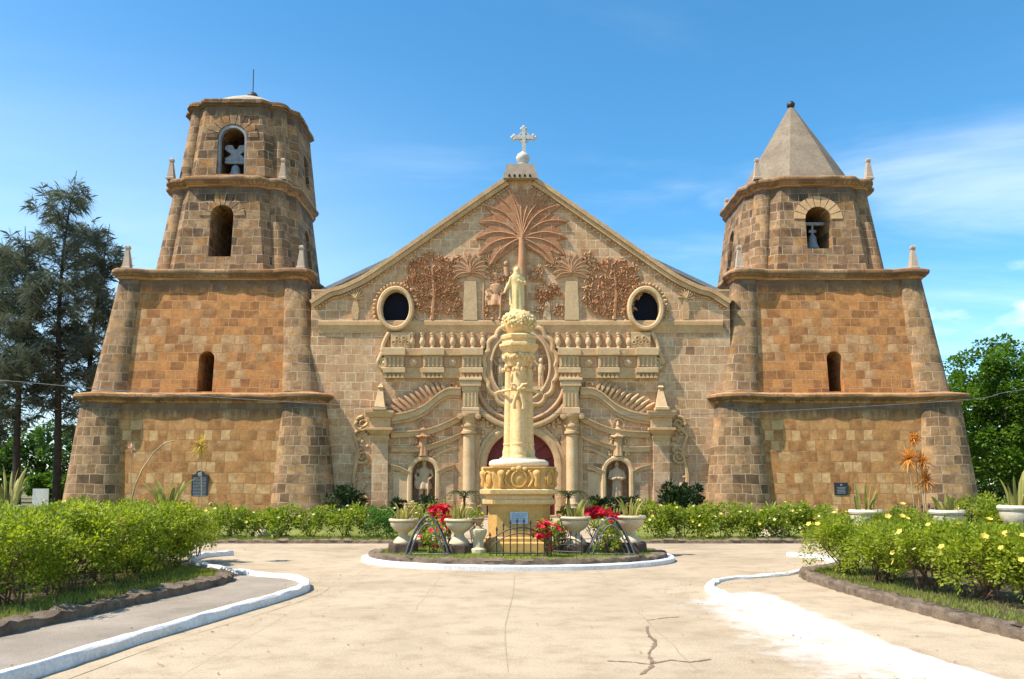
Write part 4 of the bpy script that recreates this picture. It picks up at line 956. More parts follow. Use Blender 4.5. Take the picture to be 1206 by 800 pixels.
# ---------------------------------------------------------------- monument on the island
MO = Vector((.148, 17.4, .19))
mon = empty('monument', MO, 'tall cream and ochre column monument on a square pedestal in the traffic island', 'monument')
def chr_(h, c, z): return [(-h+c, -h, z), (h-c, -h, z), (h, -h+c, z), (h, h-c, z), (h-c, h, z), (-h+c, h, z), (-h, h-c, z), (-h, -h+c, z)]
Z0 = -MO.z
def mz(z): return z+Z0
def chl(prof, c, name, mat, parent=mon): return MB().loft([chr_(h, c*h/.7, mz(z)) for h, z in prof]).build(name, mat, parent)
chl([(.74, .19), (.74, .40), (.70, .43), (.70, .50), (.66, .53)], .20, 'base_step', CREAM_D)
chl([(.655, .531), (.655, 1.17)], .20, 'pedestal', CREAM_D)
chl([(.655, 1.171), (.70, 1.19), (.77, 1.22), (.78, 1.30), (.72, 1.31), (.70, 1.38), (.74, 1.40), (.82, 1.43), (.83, 1.51), (.76, 1.53)], .20, 'pedestal_moulding', CREAM)
fr = chl([(.74, 1.531), (.73, 1.95), (.77, 1.965), (.77, 1.995)], .20, 'frieze_block', CREAM_D)
def facepart(mb, a, name, mat, parent, smooth=60):
    o = mb.build(name, mat, parent, smooth=smooth); o.rotation_euler.z = a; return o
def cart(mb, x, z, rx, rz, y):
    mb.loft([[(x+k*rx*math.cos(t), yy, z+k*rz*math.sin(t)) for k, yy in ((1, y+.02), (1.02, y-.05), (.86, y-.06), (.80, y-.02), (.55, y-.035), (.02, y-.05))] for t in [2*PI*i/20 for i in range(21)]], caps=False)
for k in range(4):
    a = k*PI/2; mb = MB(); y = -.735; zc = mz(1.74)
    cart(mb, 0, zc, .17, .19, y)
    for s_ in (-1, 1):
        mb.tube([(s_*(.19+.10*math.sin(q*PI)), y-.03, zc-.17+.34*q) for q in [i/8 for i in range(9)]], [.025, .03, .035, .035, .03, .035, .035, .03, .02], 6)
        mb.ball((s_*.12, y-.03, zc+.20), (.06, .04, .05)); mb.ball((s_*.21, y-.02, zc+.15), .04); mb.lathe([(.04, -.18), (.07, -.12), (.05, -.02), (.085, .08), (.085, .14), (.06, .17), (.02, .19)], 10, (s_*.37, y-.02, zc))
    mb.ball((0, y-.04, zc+.215), (.07, .05, .06))
    facepart(mb, a, 'cartouche', CREAM_D, fr)
    mb = MB(); cart(mb, 0, zc, .105, .165, -.895); 
    for s_ in (-1, 1): mb.tube([(s_*.13, -.86, zc-.17), (s_*.11, -.90, zc), (s_*.13, -.86, zc+.17)], .025, 6)
    facepart(mb, a+PI/4, 'corner_shield', CREAM_D, fr)
MB().lathe([(.58, mz(1.996)), (.63, mz(2.01)), (.655, mz(2.06)), (.64, mz(2.12)), (.58, mz(2.155)), (.42, mz(2.17)), (.42, mz(2.20))], 36).build('round_slab', CREAM_P, mon, smooth=50)
zb, zt_ = mz(2.17), mz(4.42)
def shaft(x, y, r0, r1, name='shaft'):
    pr = [(r0*1.3, 0), (r0*1.3, .05), (r0*1.12, .09), (r0*1.18, .17), (r0*1.05, .22), (r0, .26), (r0*.98, .30), (r0*1.06, .31), (r0*1.06, .345), (r0*.97, .355)]
    H = zt_-zb; pr += [(r1*1.0, H-.32), (r1*1.12, H-.31), (r1*1.12, H-.27), (r1, H-.26), (r1*1.02, H-.14), (r1*1.22, H-.06), (r1*1.22, H)]
    k = .90; P = [(r, z) for r, z in pr]
    n = 18; rg = []
    for r, z in P:
        q = z/H; cx, cy = x*(1-.13*q), y*(1-.13*q); rg.append([(cx+r*math.cos(2*PI*i/n), cy+r*math.sin(2*PI*i/n), zb+z) for i in range(n)])
    MB().loft(rg).build(name, CREAM, mon, smooth=35)
for x, y in ((0, -.205), (.218, 0), (-.218, 0), (0, .205)): shaft(x, y, .138 if x == 0 else .12, .125 if x == 0 else .104)
MB().lathe([(.24, zb), (.20, zt_)], 16).build('core_shaft', CREAM, mon, smooth=40)
mb = MB(); rnd = random.Random(6)
for k in range(42):
    a = 2*PI*k/42; mb.ball(((.335)*math.cos(a), .335*math.sin(a), mz(4.40)+rnd.uniform(-.03, .05)), (.045, .045, .06), 6, 4)
for k in range(18):
    a = 2*PI*rnd.random(); mb.ball((.35*math.cos(a), .35*math.sin(a), mz(4.1)+rnd.uniform(0, .26)), (.035, .035, .06), 6, 4)
mb.lathe([(.27, mz(4.2)), (.32, mz(4.36)), (.35, mz(4.46))], 20)
MBF = mb.build('leaf_collar', CREAM, mon, smooth=60)
MB().lathe([(.30, mz(4.44)), (.36, mz(4.50)), (.42, mz(4.60)), (.46, mz(4.63)), (.46, mz(4.68)), (.40, mz(4.70)), (.38, mz(4.78)), (.42, mz(4.80)), (.43, mz(4.86)), (.36, mz(4.90)), (.24, mz(4.92))], 8, ph=PI/8).build('capital_slab', CREAM, mon)
gl = MB().lathe([(.20, mz(4.90)), (.26, mz(4.96)), (.33, mz(5.10)), (.35, mz(5.24)), (.30, mz(5.36)), (.18, mz(5.43)), (.03, mz(5.45))], 24).build('globe', CREAM, mon, smooth=60)
mb = MB()
for k in range(150):
    t = math.acos(1-1.55*rnd.random()); a = 2*PI*rnd.random(); r = .36; c_ = (r*math.sin(t)*math.cos(a), r*math.sin(t)*math.sin(a), mz(5.18)+.26*math.cos(t)); q = rnd.uniform(.03, .055); mb.ball(c_, (q, q, q*.9), 6, 4)
mb.build('carved_blossom', STATUE_P, gl, smooth=180)
# stone ribbon tied round the shafts
mb = MB(); zr_ = mz(3.66)
mb.tube([((.37+.02*math.cos(4*t))*math.cos(t), (.37+.02*math.cos(4*t))*math.sin(t), zr_) for t in [2*PI*i/40 for i in range(41)]], .028, 6)
for s_ in (-1, 1):
    mb.tube([(0, -.41, zr_), (s_*.08, -.43, zr_+.10), (s_*.16, -.43, zr_+.11), (s_*.15, -.43, zr_+.02), (0, -.42, zr_)], [.02, .035, .04, .035, .02], 6)
    mb.tube([(0, -.42, zr_), (s_*.06, -.43, zr_-.14), (s_*.11, -.41, zr_-.30), (s_*.10, -.40, zr_-.42)], [.025, .04, .05, .045], 6)
    mb.tube([(s_*.36, 0, zr_), (s_*.47, -.05, zr_-.02), (s_*.53, -.05, zr_-.05)], [.035, .03, .015], 6)
mb.ball((0, -.43, zr_), .055); mb.build('carved_ribbon', CREAM, mon, smooth=60)
pq = MB().box(-.185, .185, -.675, -.652, mz(.80), mz(1.05), .008).build('plaque', BLUEP, mon)
mb = MB()
for k in range(6):
    x = -.15
    while x < .13: l = rnd.uniform(.03, .07); mb.box(x, min(x+l, .155), -.679, -.675, mz(.835)+k*.034, mz(.835)+k*.034+.014); x += l+.015
mb.build('plaque_lettering', mottled('plaque_text', (.12, .20, .30), (.2, .3, .4), 5), pq)

# ---------------------------------------------------------------- carved statues (robed figures)
def robed(name, mat, label, loc, H, kind, rz=0, par=None):
    mb = MB(); k = H/1.75
    n = 28
    def el(rx, ry, z, x=0, y=0, fold=.0): return [(k*(x+(rx+fold*math.cos(7*2*PI*i/n))*math.cos(2*PI*i/n)), k*(y+(ry+fold*math.cos(7*2*PI*i/n))*math.sin(2*PI*i/n)), k*z) for i in range(n)]
    if kind == 'soldier':
        for s_ in (-1, 1): mb.tube([(k*s_*.13, 0, 0), (k*s_*.14, -.02*k, .3*k), (k*s_*.12, 0, .7*k)], [.085*k, .09*k, .13*k], 10); mb.ball((k*s_*.14, -.07*k, .04*k), (.08*k, .15*k, .06*k))
        mb.loft([el(.34, .26, .55, fold=.03), el(.30, .22, .75, fold=.02), el(.19, .15, .98), el(.24, .17, 1.2), el(.26, .16, 1.36), el(.11, .10, 1.46), el(.07, .07, 1.5)])
        mb.ball((-.27*k, -.06*k, .82*k), (.17*k, .07*k, .26*k), 12, 8)
        mb.tube([(k*.27, 0, 1.34*k), (k*.36, -.06*k, 1.1*k), (k*.22, -.22*k, .95*k)], [.085*k, .07*k, .055*k], 8); mb.tube([(-k*.27, 0, 1.34*k), (-k*.37, -.04*k, 1.1*k), (-k*.30, -.14*k, .9*k)], [.085*k, .07*k, .055*k], 8)
        mb.tube([(k*.2, -.25*k, 1.0*k), (k*.16, -.24*k, 0)], .035*k, 6)
        mb.ball((0, -.01*k, 1.61*k), (.105*k, .115*k, .14*k), 12, 8); mb.lathe([(.12*k, 0), (.13*k, .06*k), (.15*k, .14*k), (.02*k, .16*k)], 12, (0, 0, 1.68*k))
    else:
        mb.loft([el(.27, .22, 0, fold=.018), el(.26, .21, .12, fold=.02), el(.23, .18, .5, fold=.018), el(.215, .165, .85, fold=.010), el(.20, .15, 1.05), el(.235, .16, 1.25), el(.235, .15, 1.36), el(.12, .11, 1.46), el(.065, .065, 1.52)])
        if kind == 'lady':
            mb.loft([el(.30, .14, .25, 0, .08, .015), el(.29, .15, .8, 0, .06, .01), el(.27, .15, 1.2, 0, .04), el(.25, .15, 1.38, 0, .02), el(.13, .14, 1.52, 0, .01), el(.135, .145, 1.64, 0, .015), el(.10, .11, 1.745, 0, .015), el(.02, .02, 1.775)])
            mb.tube([(-k*.23, 0, 1.34*k), (-k*.33, -.02*k, 1.05*k), (-k*.43, -.10*k, .86*k), (-k*.47, -.14*k, .76*k)], [.085*k, .085*k, .06*k, .035*k], 8); mb.ball((-k*.48, -.15*k, .72*k), (.04*k, .035*k, .06*k))
            mb.tube([(k*.23, 0, 1.34*k), (k*.31, -.06*k, 1.1*k), (k*.16, -.19*k, 1.12*k), (k*.03, -.19*k, 1.2*k)], [.085*k, .08*k, .055*k, .035*k], 8)
            mb.ball((0, -.06*k, 1.62*k), (.085*k, .09*k, .115*k), 12, 8); mb.ball((0, -.155*k, 1.61*k), (.016*k, .02*k, .03*k), 6, 4)
            mb.lathe([(.30*k, -.10*k), (.30*k, -.02*k), (.27*k, .01*k)], 16)
        else:
            for s_ in (-1, 1): mb.tube([(k*s_*.24, 0, 1.34*k), (k*s_*.33, -.06*k, 1.02*k), (k*s_*.16, -.22*k, .98*k), (k*s_*.02, -.24*k, 1.04*k)], [.09*k, .095*k, .08*k, .05*k], 8)
            mb.loft([el(.29, .20, .98, fold=.01), el(.28, .19, 1.15), el(.25, .17, 1.36), el(.12, .12, 1.46)])
            mb.ball((0, -.01*k, 1.61*k), (.10*k, .11*k, .135*k), 12, 8); mb.ball((0, -.12*k, 1.6*k), (.018*k, .025*k, .03*k), 6, 4)
            mb.ball((0, .02*k, 1.72*k), (.085*k, .09*k, .14*k), 10, 6)
    o = remeshed(mb.build(name, mat, smooth=180, uv=None), .022*k, 2)
    o.location = loc; o.rotation_euler.z = rz
    if par: o.parent = par; return o
    return tag(o, label, 'statue')
robed('statue', STATUE_P, 'cream statue of a veiled robed woman on top of the column monument', (MO.x-.04, MO.y, 5.44), 1.0, 'lady', .1)
robed('statue', NICHE_ST, 'stone figure with shield, staff and helmet in the left portal niche', (X0-NX, YF+.22, fz(592)), 2.15, 'soldier')
robed('statue', NICHE_ST, 'stone figure in a long robe with folded hands in the right portal niche', (X0+NX, YF+.22, fz(592)), 2.1, 'friar')

for sr, c in SAINTS: robed('saint_figure', sr.data.materials[0], None, (c, -.04, fz(537.5)), 1.72, 'friar', 0, sr)
robed('bearer_figure', TERRA_SOFT, None, (px2(584, 377)[0], .06, fz(377.4)), 2.35, 'soldier', 0, BEARER)
# ---------------------------------------------------------------- urns
URNP = [(.21, 0), (.21, .03), (.17, .08), (.11, .14), (.09, .19), (.11, .22), (.20, .28), (.265, .36), (.28, .43), (.26, .445), (.30, .455), (.315, .48), (.30, .51), (.25, .51), (.235, .47), (.23, .42), (.01, .40)]
def urn(label, loc, s, group, plinth=True, mat=URN, name='urn', tall=1.0, pm=PLINTH):
    u = empty(name, loc, label, 'urn', group); h = .20 if plinth else 0
    if plinth: MB().loft([[(r*s*math.cos(2*PI*i/8+PI/8), r*s*math.sin(2*PI*i/8+PI/8), z*s*tall) for i in range(8)] for r, z in ((.33, 0), (.32, .17), (.30, .2))]).build('plinth', pm, u)
    MB().lathe([(r*s, (z+h)*s*tall) for r, z in URNP], 28).build('bowl', mat, u, smooth=40)
    return u, loc[2]+(.42+h)*s*tall
def at(px, Y, z): return ((px-603)*Y/FPX, Y, z)
def snake(name, label, loc, n, h, spread, seed, mat=SNAKE, group=None, w=.055, cat='plant', lean=.35):
    rnd = random.Random(seed); mb = MB()
    for i in range(n):
        a = rnd.uniform(0, 2*PI); r = spread*math.sqrt(rnd.random()); hh = h*rnd.uniform(.5, 1.0); ln = rnd.uniform(.05, lean)*hh*(1.0 if rnd.random() < .8 else 1.8); tw = rnd.uniform(0, PI)
        pts = [Vector((r*math.cos(a), r*math.sin(a), 0))+Vector((math.cos(a)*ln*q*q, math.sin(a)*ln*q*q, hh*q*(1-.12*q*q))) for q in (0, .2, .45, .7, .88, 1)]
        sd = Vector((math.cos(tw), math.sin(tw), 0)); ww = w*rnd.uniform(.7, 1.3); nn = Vector((-sd.y, sd.x, 0))
        vs = []
        for p, q in zip(pts, (.55, .8, 1, .9, .6, .06)): vs += [p-sd*ww*q*.5, p+nn*ww*.14*q, p+sd*ww*q*.5]
        mb.add(vs, [f for j in range(5) for f in ((3*j, 3*j+1, 3*j+4, 3*j+3), (3*j+1, 3*j+2, 3*j+5, 3*j+4))])
    return tag(mb.build(name, mat, loc=loc, recalc=False, uv=None), label, cat, group)
GU = 'urns round the monument'
UR = [(476, 17.0, 1.0, 'pale cement urn at the left end of the island, beside the iron arch'), (541.5, 16.7, 1.02, 'pale cement urn between the iron arch and the monument, left side'),
      (677, 16.8, 1.08, 'pale cement urn just right of the monument pedestal'), (741, 17.0, 1.10, 'pale cement urn at the right end of the island'),
      (496, 18.4, .9, 'smaller cement urn half hidden behind the left end urn'), (722, 18.6, .9, 'smaller cement urn half hidden behind the right end urn')]
SL = ['striped snake plant in the urn at the left island end', 'striped snake plant in the urn left of the monument', 'yellow striped snake plant in the urn right of the monument', 'snake plant with reddish tips in the urn at the right island end', 'pale flowering plant in the small urn behind the left end urn', 'small spiky plant in the urn behind the right end urn']
for k, (px, Y, s_, lb) in enumerate(UR):
    u, zt2 = urn(lb, at(px, Y, .19), s_, GU)
    snake('snake_plant', SL[k], at(px, Y, zt2-.02), 26 if k < 4 else 18, .58 if k < 4 else .5, .15*s_, 30+k, group='plants in the urns', lean=.42)
u, _z = urn('small terracotta urn on a stone pillar at the pedestal left corner', at(563.5, 16.6, .72), .42, None, False, mottled('terracotta_pot', (.34, .2, .11), (.5, .36, .22), 8), 'small_urn')
tag(MB().lathe([(.17, 0), (.17, .10), (.12, .14), (.11, .30), (.15, .36), (.18, .44), (.18, .50), (.12, .52), (.12, .53)], 10, sx=1, sy=1).build('stone_pillar', URN, loc=at(563.5, 16.6, .19), smooth=30), 'squat pale stone pillar under the small terracotta urn', 'pillar')
# white planters in the beds
for px, Y, s_, lb, sl, hh, sd, nn in [(12, 15.0, 1.48, 'big white planter at the left photo edge behind the hedge', 'tall snake plant in the white planter at the left photo edge', 1.15, 41, 16),
        (112, 15.6, 1.40, 'white planter low behind the left hedge before the tower corner', 'low sprouting plant in the planter before the tower corner', .35, 42, 8),
        (198, 16.4, 1.42, 'white planter behind the right end of the left hedge', 'snake plant with tall dry tips below the black wall marker', .85, 43, 20),
        (1018, 15.2, 1.36, 'white planter left of the orange bracts in the right bed', 'broad leaning snake plant left of the orange bracts', .82, 44, 10),
        (1113, 15.0, 1.36, 'white planter right of the orange bracts in the right bed', 'upright snake plant right of the orange bracts', .55, 45, 18),
        (1197, 14.4, 1.5, 'largest white planter at the right photo edge', 'tall striped snake plant at the right photo edge', .95, 46, 14)]:
    u, zt2 = urn(lb, at(px, Y, .16), s_*.74, 'white planters in the garden beds', True, CREAM_P, 'planter', 1.02/.74, CREAM_P)
    snake('snake_plant', sl, at(px, Y, zt2-.03), nn, hh, .15, sd, group='plants in the white planters', w=.085, lean=.34)
for px, Y, rim, s_, lb, sl in [(41, 19, 601, .75, 'small cream urn standing far back under the left trees', None), (316, 24.5, 605, 1.1, 'cream urn among the yellow shrubs left of the island', None), (907, 24.5, 605, 1.1, 'white urn in the hedge before the right tower', 'yellow green spiky plant in the urn in the right hedge')]:
    zr2 = Q(603, rim, Y).z; H = .71*s_; base = .05
    u, zt2 = urn(lb, at(px, Y, base), s_, 'urns in the back garden', True, URN, 'urn', (zr2-base)/H, CREAM_P)
    if sl: snake('snake_plant', sl, at(px, Y, zt2-.02), 16, .6, .12, 52, group=None, lean=.8)

# ---------------------------------------------------------------- iron fence panels and arches
def picket_panel(label, loc, w, h0, h1, n, rz=0, group=None, mat=IRON, r=.012):
    f = empty('iron_fence', loc, label, 'fence', group, rz)
    top = lambda x: h0+(h1-h0)*(1-(2*x/w)**2)
    for i in range(n):
        x = -w/2+w*i/(n-1); t = top(x)
        MB().tube([(x, 0, 0), (x, 0, t)], r, 5).lathe([(r, t), (r*2.2, t+.02), (.002, t+.09)], 6, (x, 0, 0)).build('picket', mat, f)
    for d in (.10, .40):
        MB().tube([(-w/2+w*i/16, -.012, top(-w/2+w*i/16)-d if d < .2 else .07) for i in range(17)], r*1.1, 5).build('rail', mat, f)
    MB().tube([(-w/2+w*i/16, -.012, top(-w/2+w*i/16)-.22) for i in range(17)], r*.9, 5).build('rail', mat, f)
    return f
picket_panel('black iron picket panel with arched top before the monument plaque', at(613, 15.95, .19), 1.22, .40, .68, 10)
picket_panel('low black iron pickets behind the left hedge beside the white planter', at(118, 15.6, .16), 1.5, .92, .94, 13, group='low picket fences in the beds')
picket_panel('low black iron pickets in the right bed before the white planters', at(1092, 15.2, .16), 1.6, .86, 1.02, 13, group='low picket fences in the beds')
picket_panel('short black iron side panel right of the monument fence', at(668, 16.3, .19), .62, .34, .44, 6, -.5)
for px, Y, w, h, lb in [(504, 16.2, .88, .78, 'double curved iron arch rail between the left urns'), (719, 16.2, .95, .74, 'double curved iron arch rail before the right end urn')]:
    f = empty('iron_arch', at(px, Y, .19), lb, 'arch rail', 'iron arch rails on the island')
    for k, (sw, sh_, yy) in enumerate(((1, 1, 0), (.80, .80, 0), (1, .97, .25))):
        MB().tube([(w*.5*sw*q, yy, h*sh_*(1-abs(q)**1.8)+.02) for q in [-1+2*i/20 for i in range(21)]], .017, 6).build('curved_bar', IRON_P if k < 2 else IRON, f, smooth=60)
    for q in (-1, -.5, 0, .5, 1):
        MB().tube([(w*.5*q*.92, 0, h*(1-abs(q*.92)**1.8)), (w*.5*q*.92, .25, h*.97*(1-abs(q*.92)**1.8)+.01)], .01, 5).build('cross_bar', IRON, f)
    MB().tube([(-w*.5, 0, .03), (w*.5, 0, .03)], .013, 5).build('foot_bar', IRON_P, f)

# ---------------------------------------------------------------- shrubs
def petal_mesh(mat, r, n=5):
    mb = MB()
    for k in range(n):
        a = 2*PI*k/n; d = Vector((math.cos(a), math.sin(a), .45)); mb.leaf((0, 0, 0), d, r*1.05, r*.9, Vector((0, 0, 1)), r*.12)
    me = bpy.data.meshes.new('flower'); me.from_pydata(mb.v, [], mb.f); me.materials.append(mat); return me
FL_Y = petal_mesh(YEL, .055); FL_P = petal_mesh(PALEY, .05); FL_R = petal_mesh(REDF, .075); FL_O = petal_mesh(ORNF, .06)
def shrub(label, loc, w, h, leafm, seed, ntuft=46, nleaf=62, lsz=.065, low=.34, stems=8, flowers=((FL_Y, 7),), group=None, name='shrub', cat='shrub', flat=.75, fscale=1.0, stemtop=.8):
    rnd = random.Random(seed); s = empty(name, loc, label, cat, group)
    tufts = []
    for i in range(ntuft):
        a = rnd.uniform(0, 2*PI); u = rnd.random()**.6; zz = low+(1-low)*rnd.random()**.7
        R_ = w*.5*math.sqrt(max(.05, 1-((zz-low-.25)/(1-low)*.95)**2))
        tufts.append(Vector((R_*u*math.cos(a), R_*u*math.sin(a), h*(zz*rnd.uniform(.9, 1.05)))))
    mb = MB(); cen = Vector((0, 0, h*.45))
    for t in tufts:
        out = (t-cen).normalized(); tr = rnd.uniform(.10, .19)*(w/1.2)
        for i in range(nleaf):
            d = Vector((rnd.gauss(0, 1), rnd.gauss(0, 1), rnd.gauss(.25, 1))).normalized(); p = t+d*tr*rnd.random()**.5
            d2 = (d+out*.3+Vector((0, 0, .05))).normalized(); nr = Vector((rnd.gauss(0, .6), rnd.gauss(0, .6), 1)); l = lsz*rnd.uniform(.6, 1.35)
            mb.leaf(p, d2, l*.62, l, nr, l*.07)
    mb.build('foliage', leafm, s, recalc=False, uv=None)
    for k in range(stems):
        t = rnd.choice(tufts); b0 = Vector((rnd.uniform(-.13, .13)*w, rnd.uniform(-.13, .13)*w, -.02)); m = b0.lerp(t, .5)+Vector((rnd.uniform(-.06, .06), rnd.uniform(-.06, .06), .05)); e = b0.lerp(t, stemtop+.2)
        mb = MB().tube([b0, m, e], [.014, .010, .005], 5)
        t2 = rnd.choice(tufts); e2 = m.lerp(t2, .7); mb.tube([m, m.lerp(e2, .5)+Vector((0, 0, .05)), e2], [.009, .006, .004], 4)
        mb.build('stem', STEMB, s)
    for me, n in flowers:
        for k in range(n):
            t = rnd.choice(tufts); out = (t-cen).normalized(); fo = bpy.data.objects.new('flower', me); COL.objects.link(fo); fo.parent = s
            fo.location = t+out*rnd.uniform(.10, .22)*(w/1.2); fo.scale = (fscale*rnd.uniform(.7, 1.25),)*3
            fo.rotation_euler = (out+Vector((rnd.gauss(0, .4), rnd.gauss(0, .4)-.3, .5))).to_track_quat('Z', 'Y').to_euler()
    return s
def spread(protos, places, group):
    for k, (px, Y, z, sc, rz, lb) in enumerate(places):
        p = protos[k % len(protos)]
        if k < len(protos): o = p; o.location = at(px, Y, z); o.rotation_euler.z = rz; o.scale = (sc,)*3
        else: o = copy_tree(p, at(px, Y, z), rz, sc)
        o['label'] = lb; o['group'] = group
G1 = 'yellow flowered shrubs in the left bed'
protos = [shrub('', (0, 0, 0), 1.35, 1.02, HEDGE_L, 100+k, 66, 120, .050, .24, 12, ((FL_Y, 5),), G1) for k in range(3)]
for p in protos: remember(p)
spread(protos, [(15, 9.7, .15, 1.04, .3, 'leafy green shrub cut by the left photo edge, front row of the bed'), (76, 10.9, .15, 1.04, 2.1, 'front row shrub second from the left photo edge, an orange bloom low on it'),
    (127, 12.0, .15, 1.0, 4.0, 'front row shrub in the middle of the left bed'), (168, 13.0, .15, .98, 1.2, 'front row shrub one before the right end of the left bed'), (208, 14.0, .15, .98, 5.2, 'rightmost front shrub of the left bed, brownish foot by the kerb'),
    (-22, 11.2, .15, 1.03, 2.6, 'back row shrub at the left photo edge, before the big white planter'), (36, 12.4, .15, 1.02, .9, 'back row shrub below the small cream urn under the trees'), (92, 13.5, .15, 1.03, 3.3, 'back row shrub below the tower outer buttress'),
    (142, 14.6, .15, 1.04, 5.9, 'back row shrub under the arched dry stalk'), (188, 15.5, .15, 1.02, 1.8, 'back row shrub before the planter with dry tips'), (224, 16.6, .15, .95, 4.4, 'small shrub behind the tip of the left bed')], G1)
G2 = 'yellow flowered shrubs in the right bed'
protos = [shrub('', (0, 0, 0), 1.30, .86, HEDGE_L, 120+k, 58, 110, .050, .26, 15, ((FL_Y, 13), (FL_P, 2)), G2) for k in range(3)]
for p in protos: remember(p)
spread(protos, [(994, 13.2, .15, .98, .4, 'flowered shrub at the left tip of the right bed'), (1040, 12.1, .15, .98, 2.2, 'front row shrub right of the bed tip with bare reddish stems'), (1092, 11.1, .15, 1.0, 4.1, 'front row shrub in the middle of the right bed'),
    (1152, 10.3, .15, 1.0, 1.3, 'front row shrub above the bare sand patch of the right bed'), (1214, 9.7, .15, 1.02, 5.3, 'front shrub cut by the right photo edge'), (1000, 15.6, .15, .95, 2.7, 'back row shrub just left of the leaning snake plant'),
    (1062, 14.2, .15, 1.10, 1.0, 'tall back row shrub under the orange bracts'), (1124, 13.2, .15, .92, 3.4, 'back row shrub before the low iron pickets'), (1156, 15.4, .15, 1.28, 6.0, 'yellow green shrub between the two right planters, tallest in the bed'), (1186, 12.0, .15, .92, 1.9, 'shrub below the largest white planter at the right edge')], G2)
G3 = 'low flowered shrubs before the church'
protos = [shrub('', (0, 0, 0), 1.22, .88, HEDGE_B, 140+k, 38, 50, .085, .16, 5, ((FL_Y, 12), (FL_P, 14)), G3, fscale=1.25) for k in range(3)]
for p in protos: remember(p)
spread(protos, [(268, 23.3, .05, .95, .2, 'small yellow flowered shrub nearest the left bed, before the tower'), (298, 23.6, .05, .95, 1.4, 'small flowered shrub left of the cream urn'), (333, 23.3, .05, .98, 2.8, 'flowered shrub right of the cream urn before the church'),
    (369, 23.5, .05, .88, 4.1, 'narrow pale flowered shrub with gaps each side'), (411, 23.3, .05, 1.03, 5.0, 'pale flowered shrub left of the clipped green bush'), (252, 24.6, .05, .8, 3.3, 'shrub half hidden behind the left bed end'),
    (772, 23.2, .05, 1.05, .5, 'brightest yellow hedge shrub just right of the island'), (798, 23.3, .05, 1.0, 1.7, 'hedge shrub below the dark spiky bush'), (826, 23.2, .05, 1.03, 2.9, 'hedge shrub below the right tower inner buttress'), (853, 23.4, .05, .98, 4.2, 'hedge shrub fourth from the island on the right'),
    (880, 23.2, .05, 1.0, 5.4, 'hedge shrub left of the white urn in the hedge'), (906, 23.0, .05, .96, .9, 'hedge shrub in front of the white urn'), (931, 23.3, .05, 1.02, 2.3, 'hedge shrub right of the white urn'), (956, 23.2, .05, 1.02, 3.7, 'last hedge shrub beside the right bed tip')], G3)
shrub('rounded plain green bush left of the island', at(450, 23.1, .05), 1.0, .88, ROUND_L, 160, 60, 80, .055, .12, 4, ((FL_P, 3),), None, 'clipped_bush', 'bush')
# red and orange flowers on the island
def flowering(label, px, Y, w, h, nred, seed, fl=FL_R, ntuft=14, group='red flowered plants on the island', z=.19, spots=1):
    return shrub(label, at(px, Y, z), w, h, HEDGE_B, seed, ntuft, 26, .06, .25, 5, ((fl, nred),), group, 'flowering_plant', 'flowering plant', fscale=1.0)
flowering('largest red blooming plant, left of the monument behind the iron arch', 518, 17.6, .55, 1.10, 0, 201)
flowering('red blooming plant between the arch and the urn left of the monument', 529, 17.3, .40, .80, 14, 202)
flowering('low pink red plant under the left iron arch', 508, 16.6, .60, .48, 12, 203)
flowering('leggy red geranium before the pedestal, right of the iron fence', 641, 15.9, .48, .66, 16, 204)
flowering('orange red plant at the foot of the urn right of the monument', 656, 16.6, .40, .62, 12, 205, FL_O)
flowering('wide red blooming plant between the two right urns', 703, 17.6, .75, 1.02, 0, 206)
flowering('green plant with few red blooms beside the right end urn', 722, 16.5, .55, .70, 5, 207)
flowering('yellow flowered plant at the pedestal left side', 560, 17.3, .40, .92, 10, 208, FL_Y, group=None)
flowering('yellow orange plant at the pedestal right side', 664, 17.4, .36, .98, 12, 209, FL_O, group=None)
flowering('white dotted plant behind the left urns', 498, 18.0, .50, 1.0, 14, 210, FL_P, group=None)
flowering('low leafy plant under the right iron arch', 716, 16.4, .60, .46, 3, 211, FL_P, group=None)
def bloom(parent_px, Y, z, rx, rz, n, seed):     # dense flower heads as parts of the plants already standing there
    rnd = random.Random(seed); o = min((q for q in bpy.data.objects if q.name.startswith('flowering_plant')), key=lambda q: (q.location-Vector(at(parent_px, Y, .19))).length)
    for k in range(n):
        f = bpy.data.objects.new('flower', FL_R); COL.objects.link(f); f.parent = o
        a, u = rnd.uniform(0, 2*PI), math.sqrt(rnd.random()); f.location = (rx*u*math.cos(a), rnd.uniform(-.18, .05), z-.19+rz*u*math.sin(a)); f.scale = (rnd.uniform(.9, 1.5),)*3; f.rotation_euler = (rnd.uniform(.3, 1.4), rnd.uniform(-.5, .5), rnd.uniform(0, 6))
bloom(518, 17.6, 1.04, .20, .17, 46, 1); bloom(529, 17.3, .82, .17, .12, 26, 2); bloom(703, 17.6, 1.0, .30, .12, 55, 3); bloom(641, 15.9, .82, .14, .06, 16, 4); bloom(641, 15.9, .62, .20, .05, 18, 5); bloom(722, 16.5, .98, .10, .07, 10, 6)
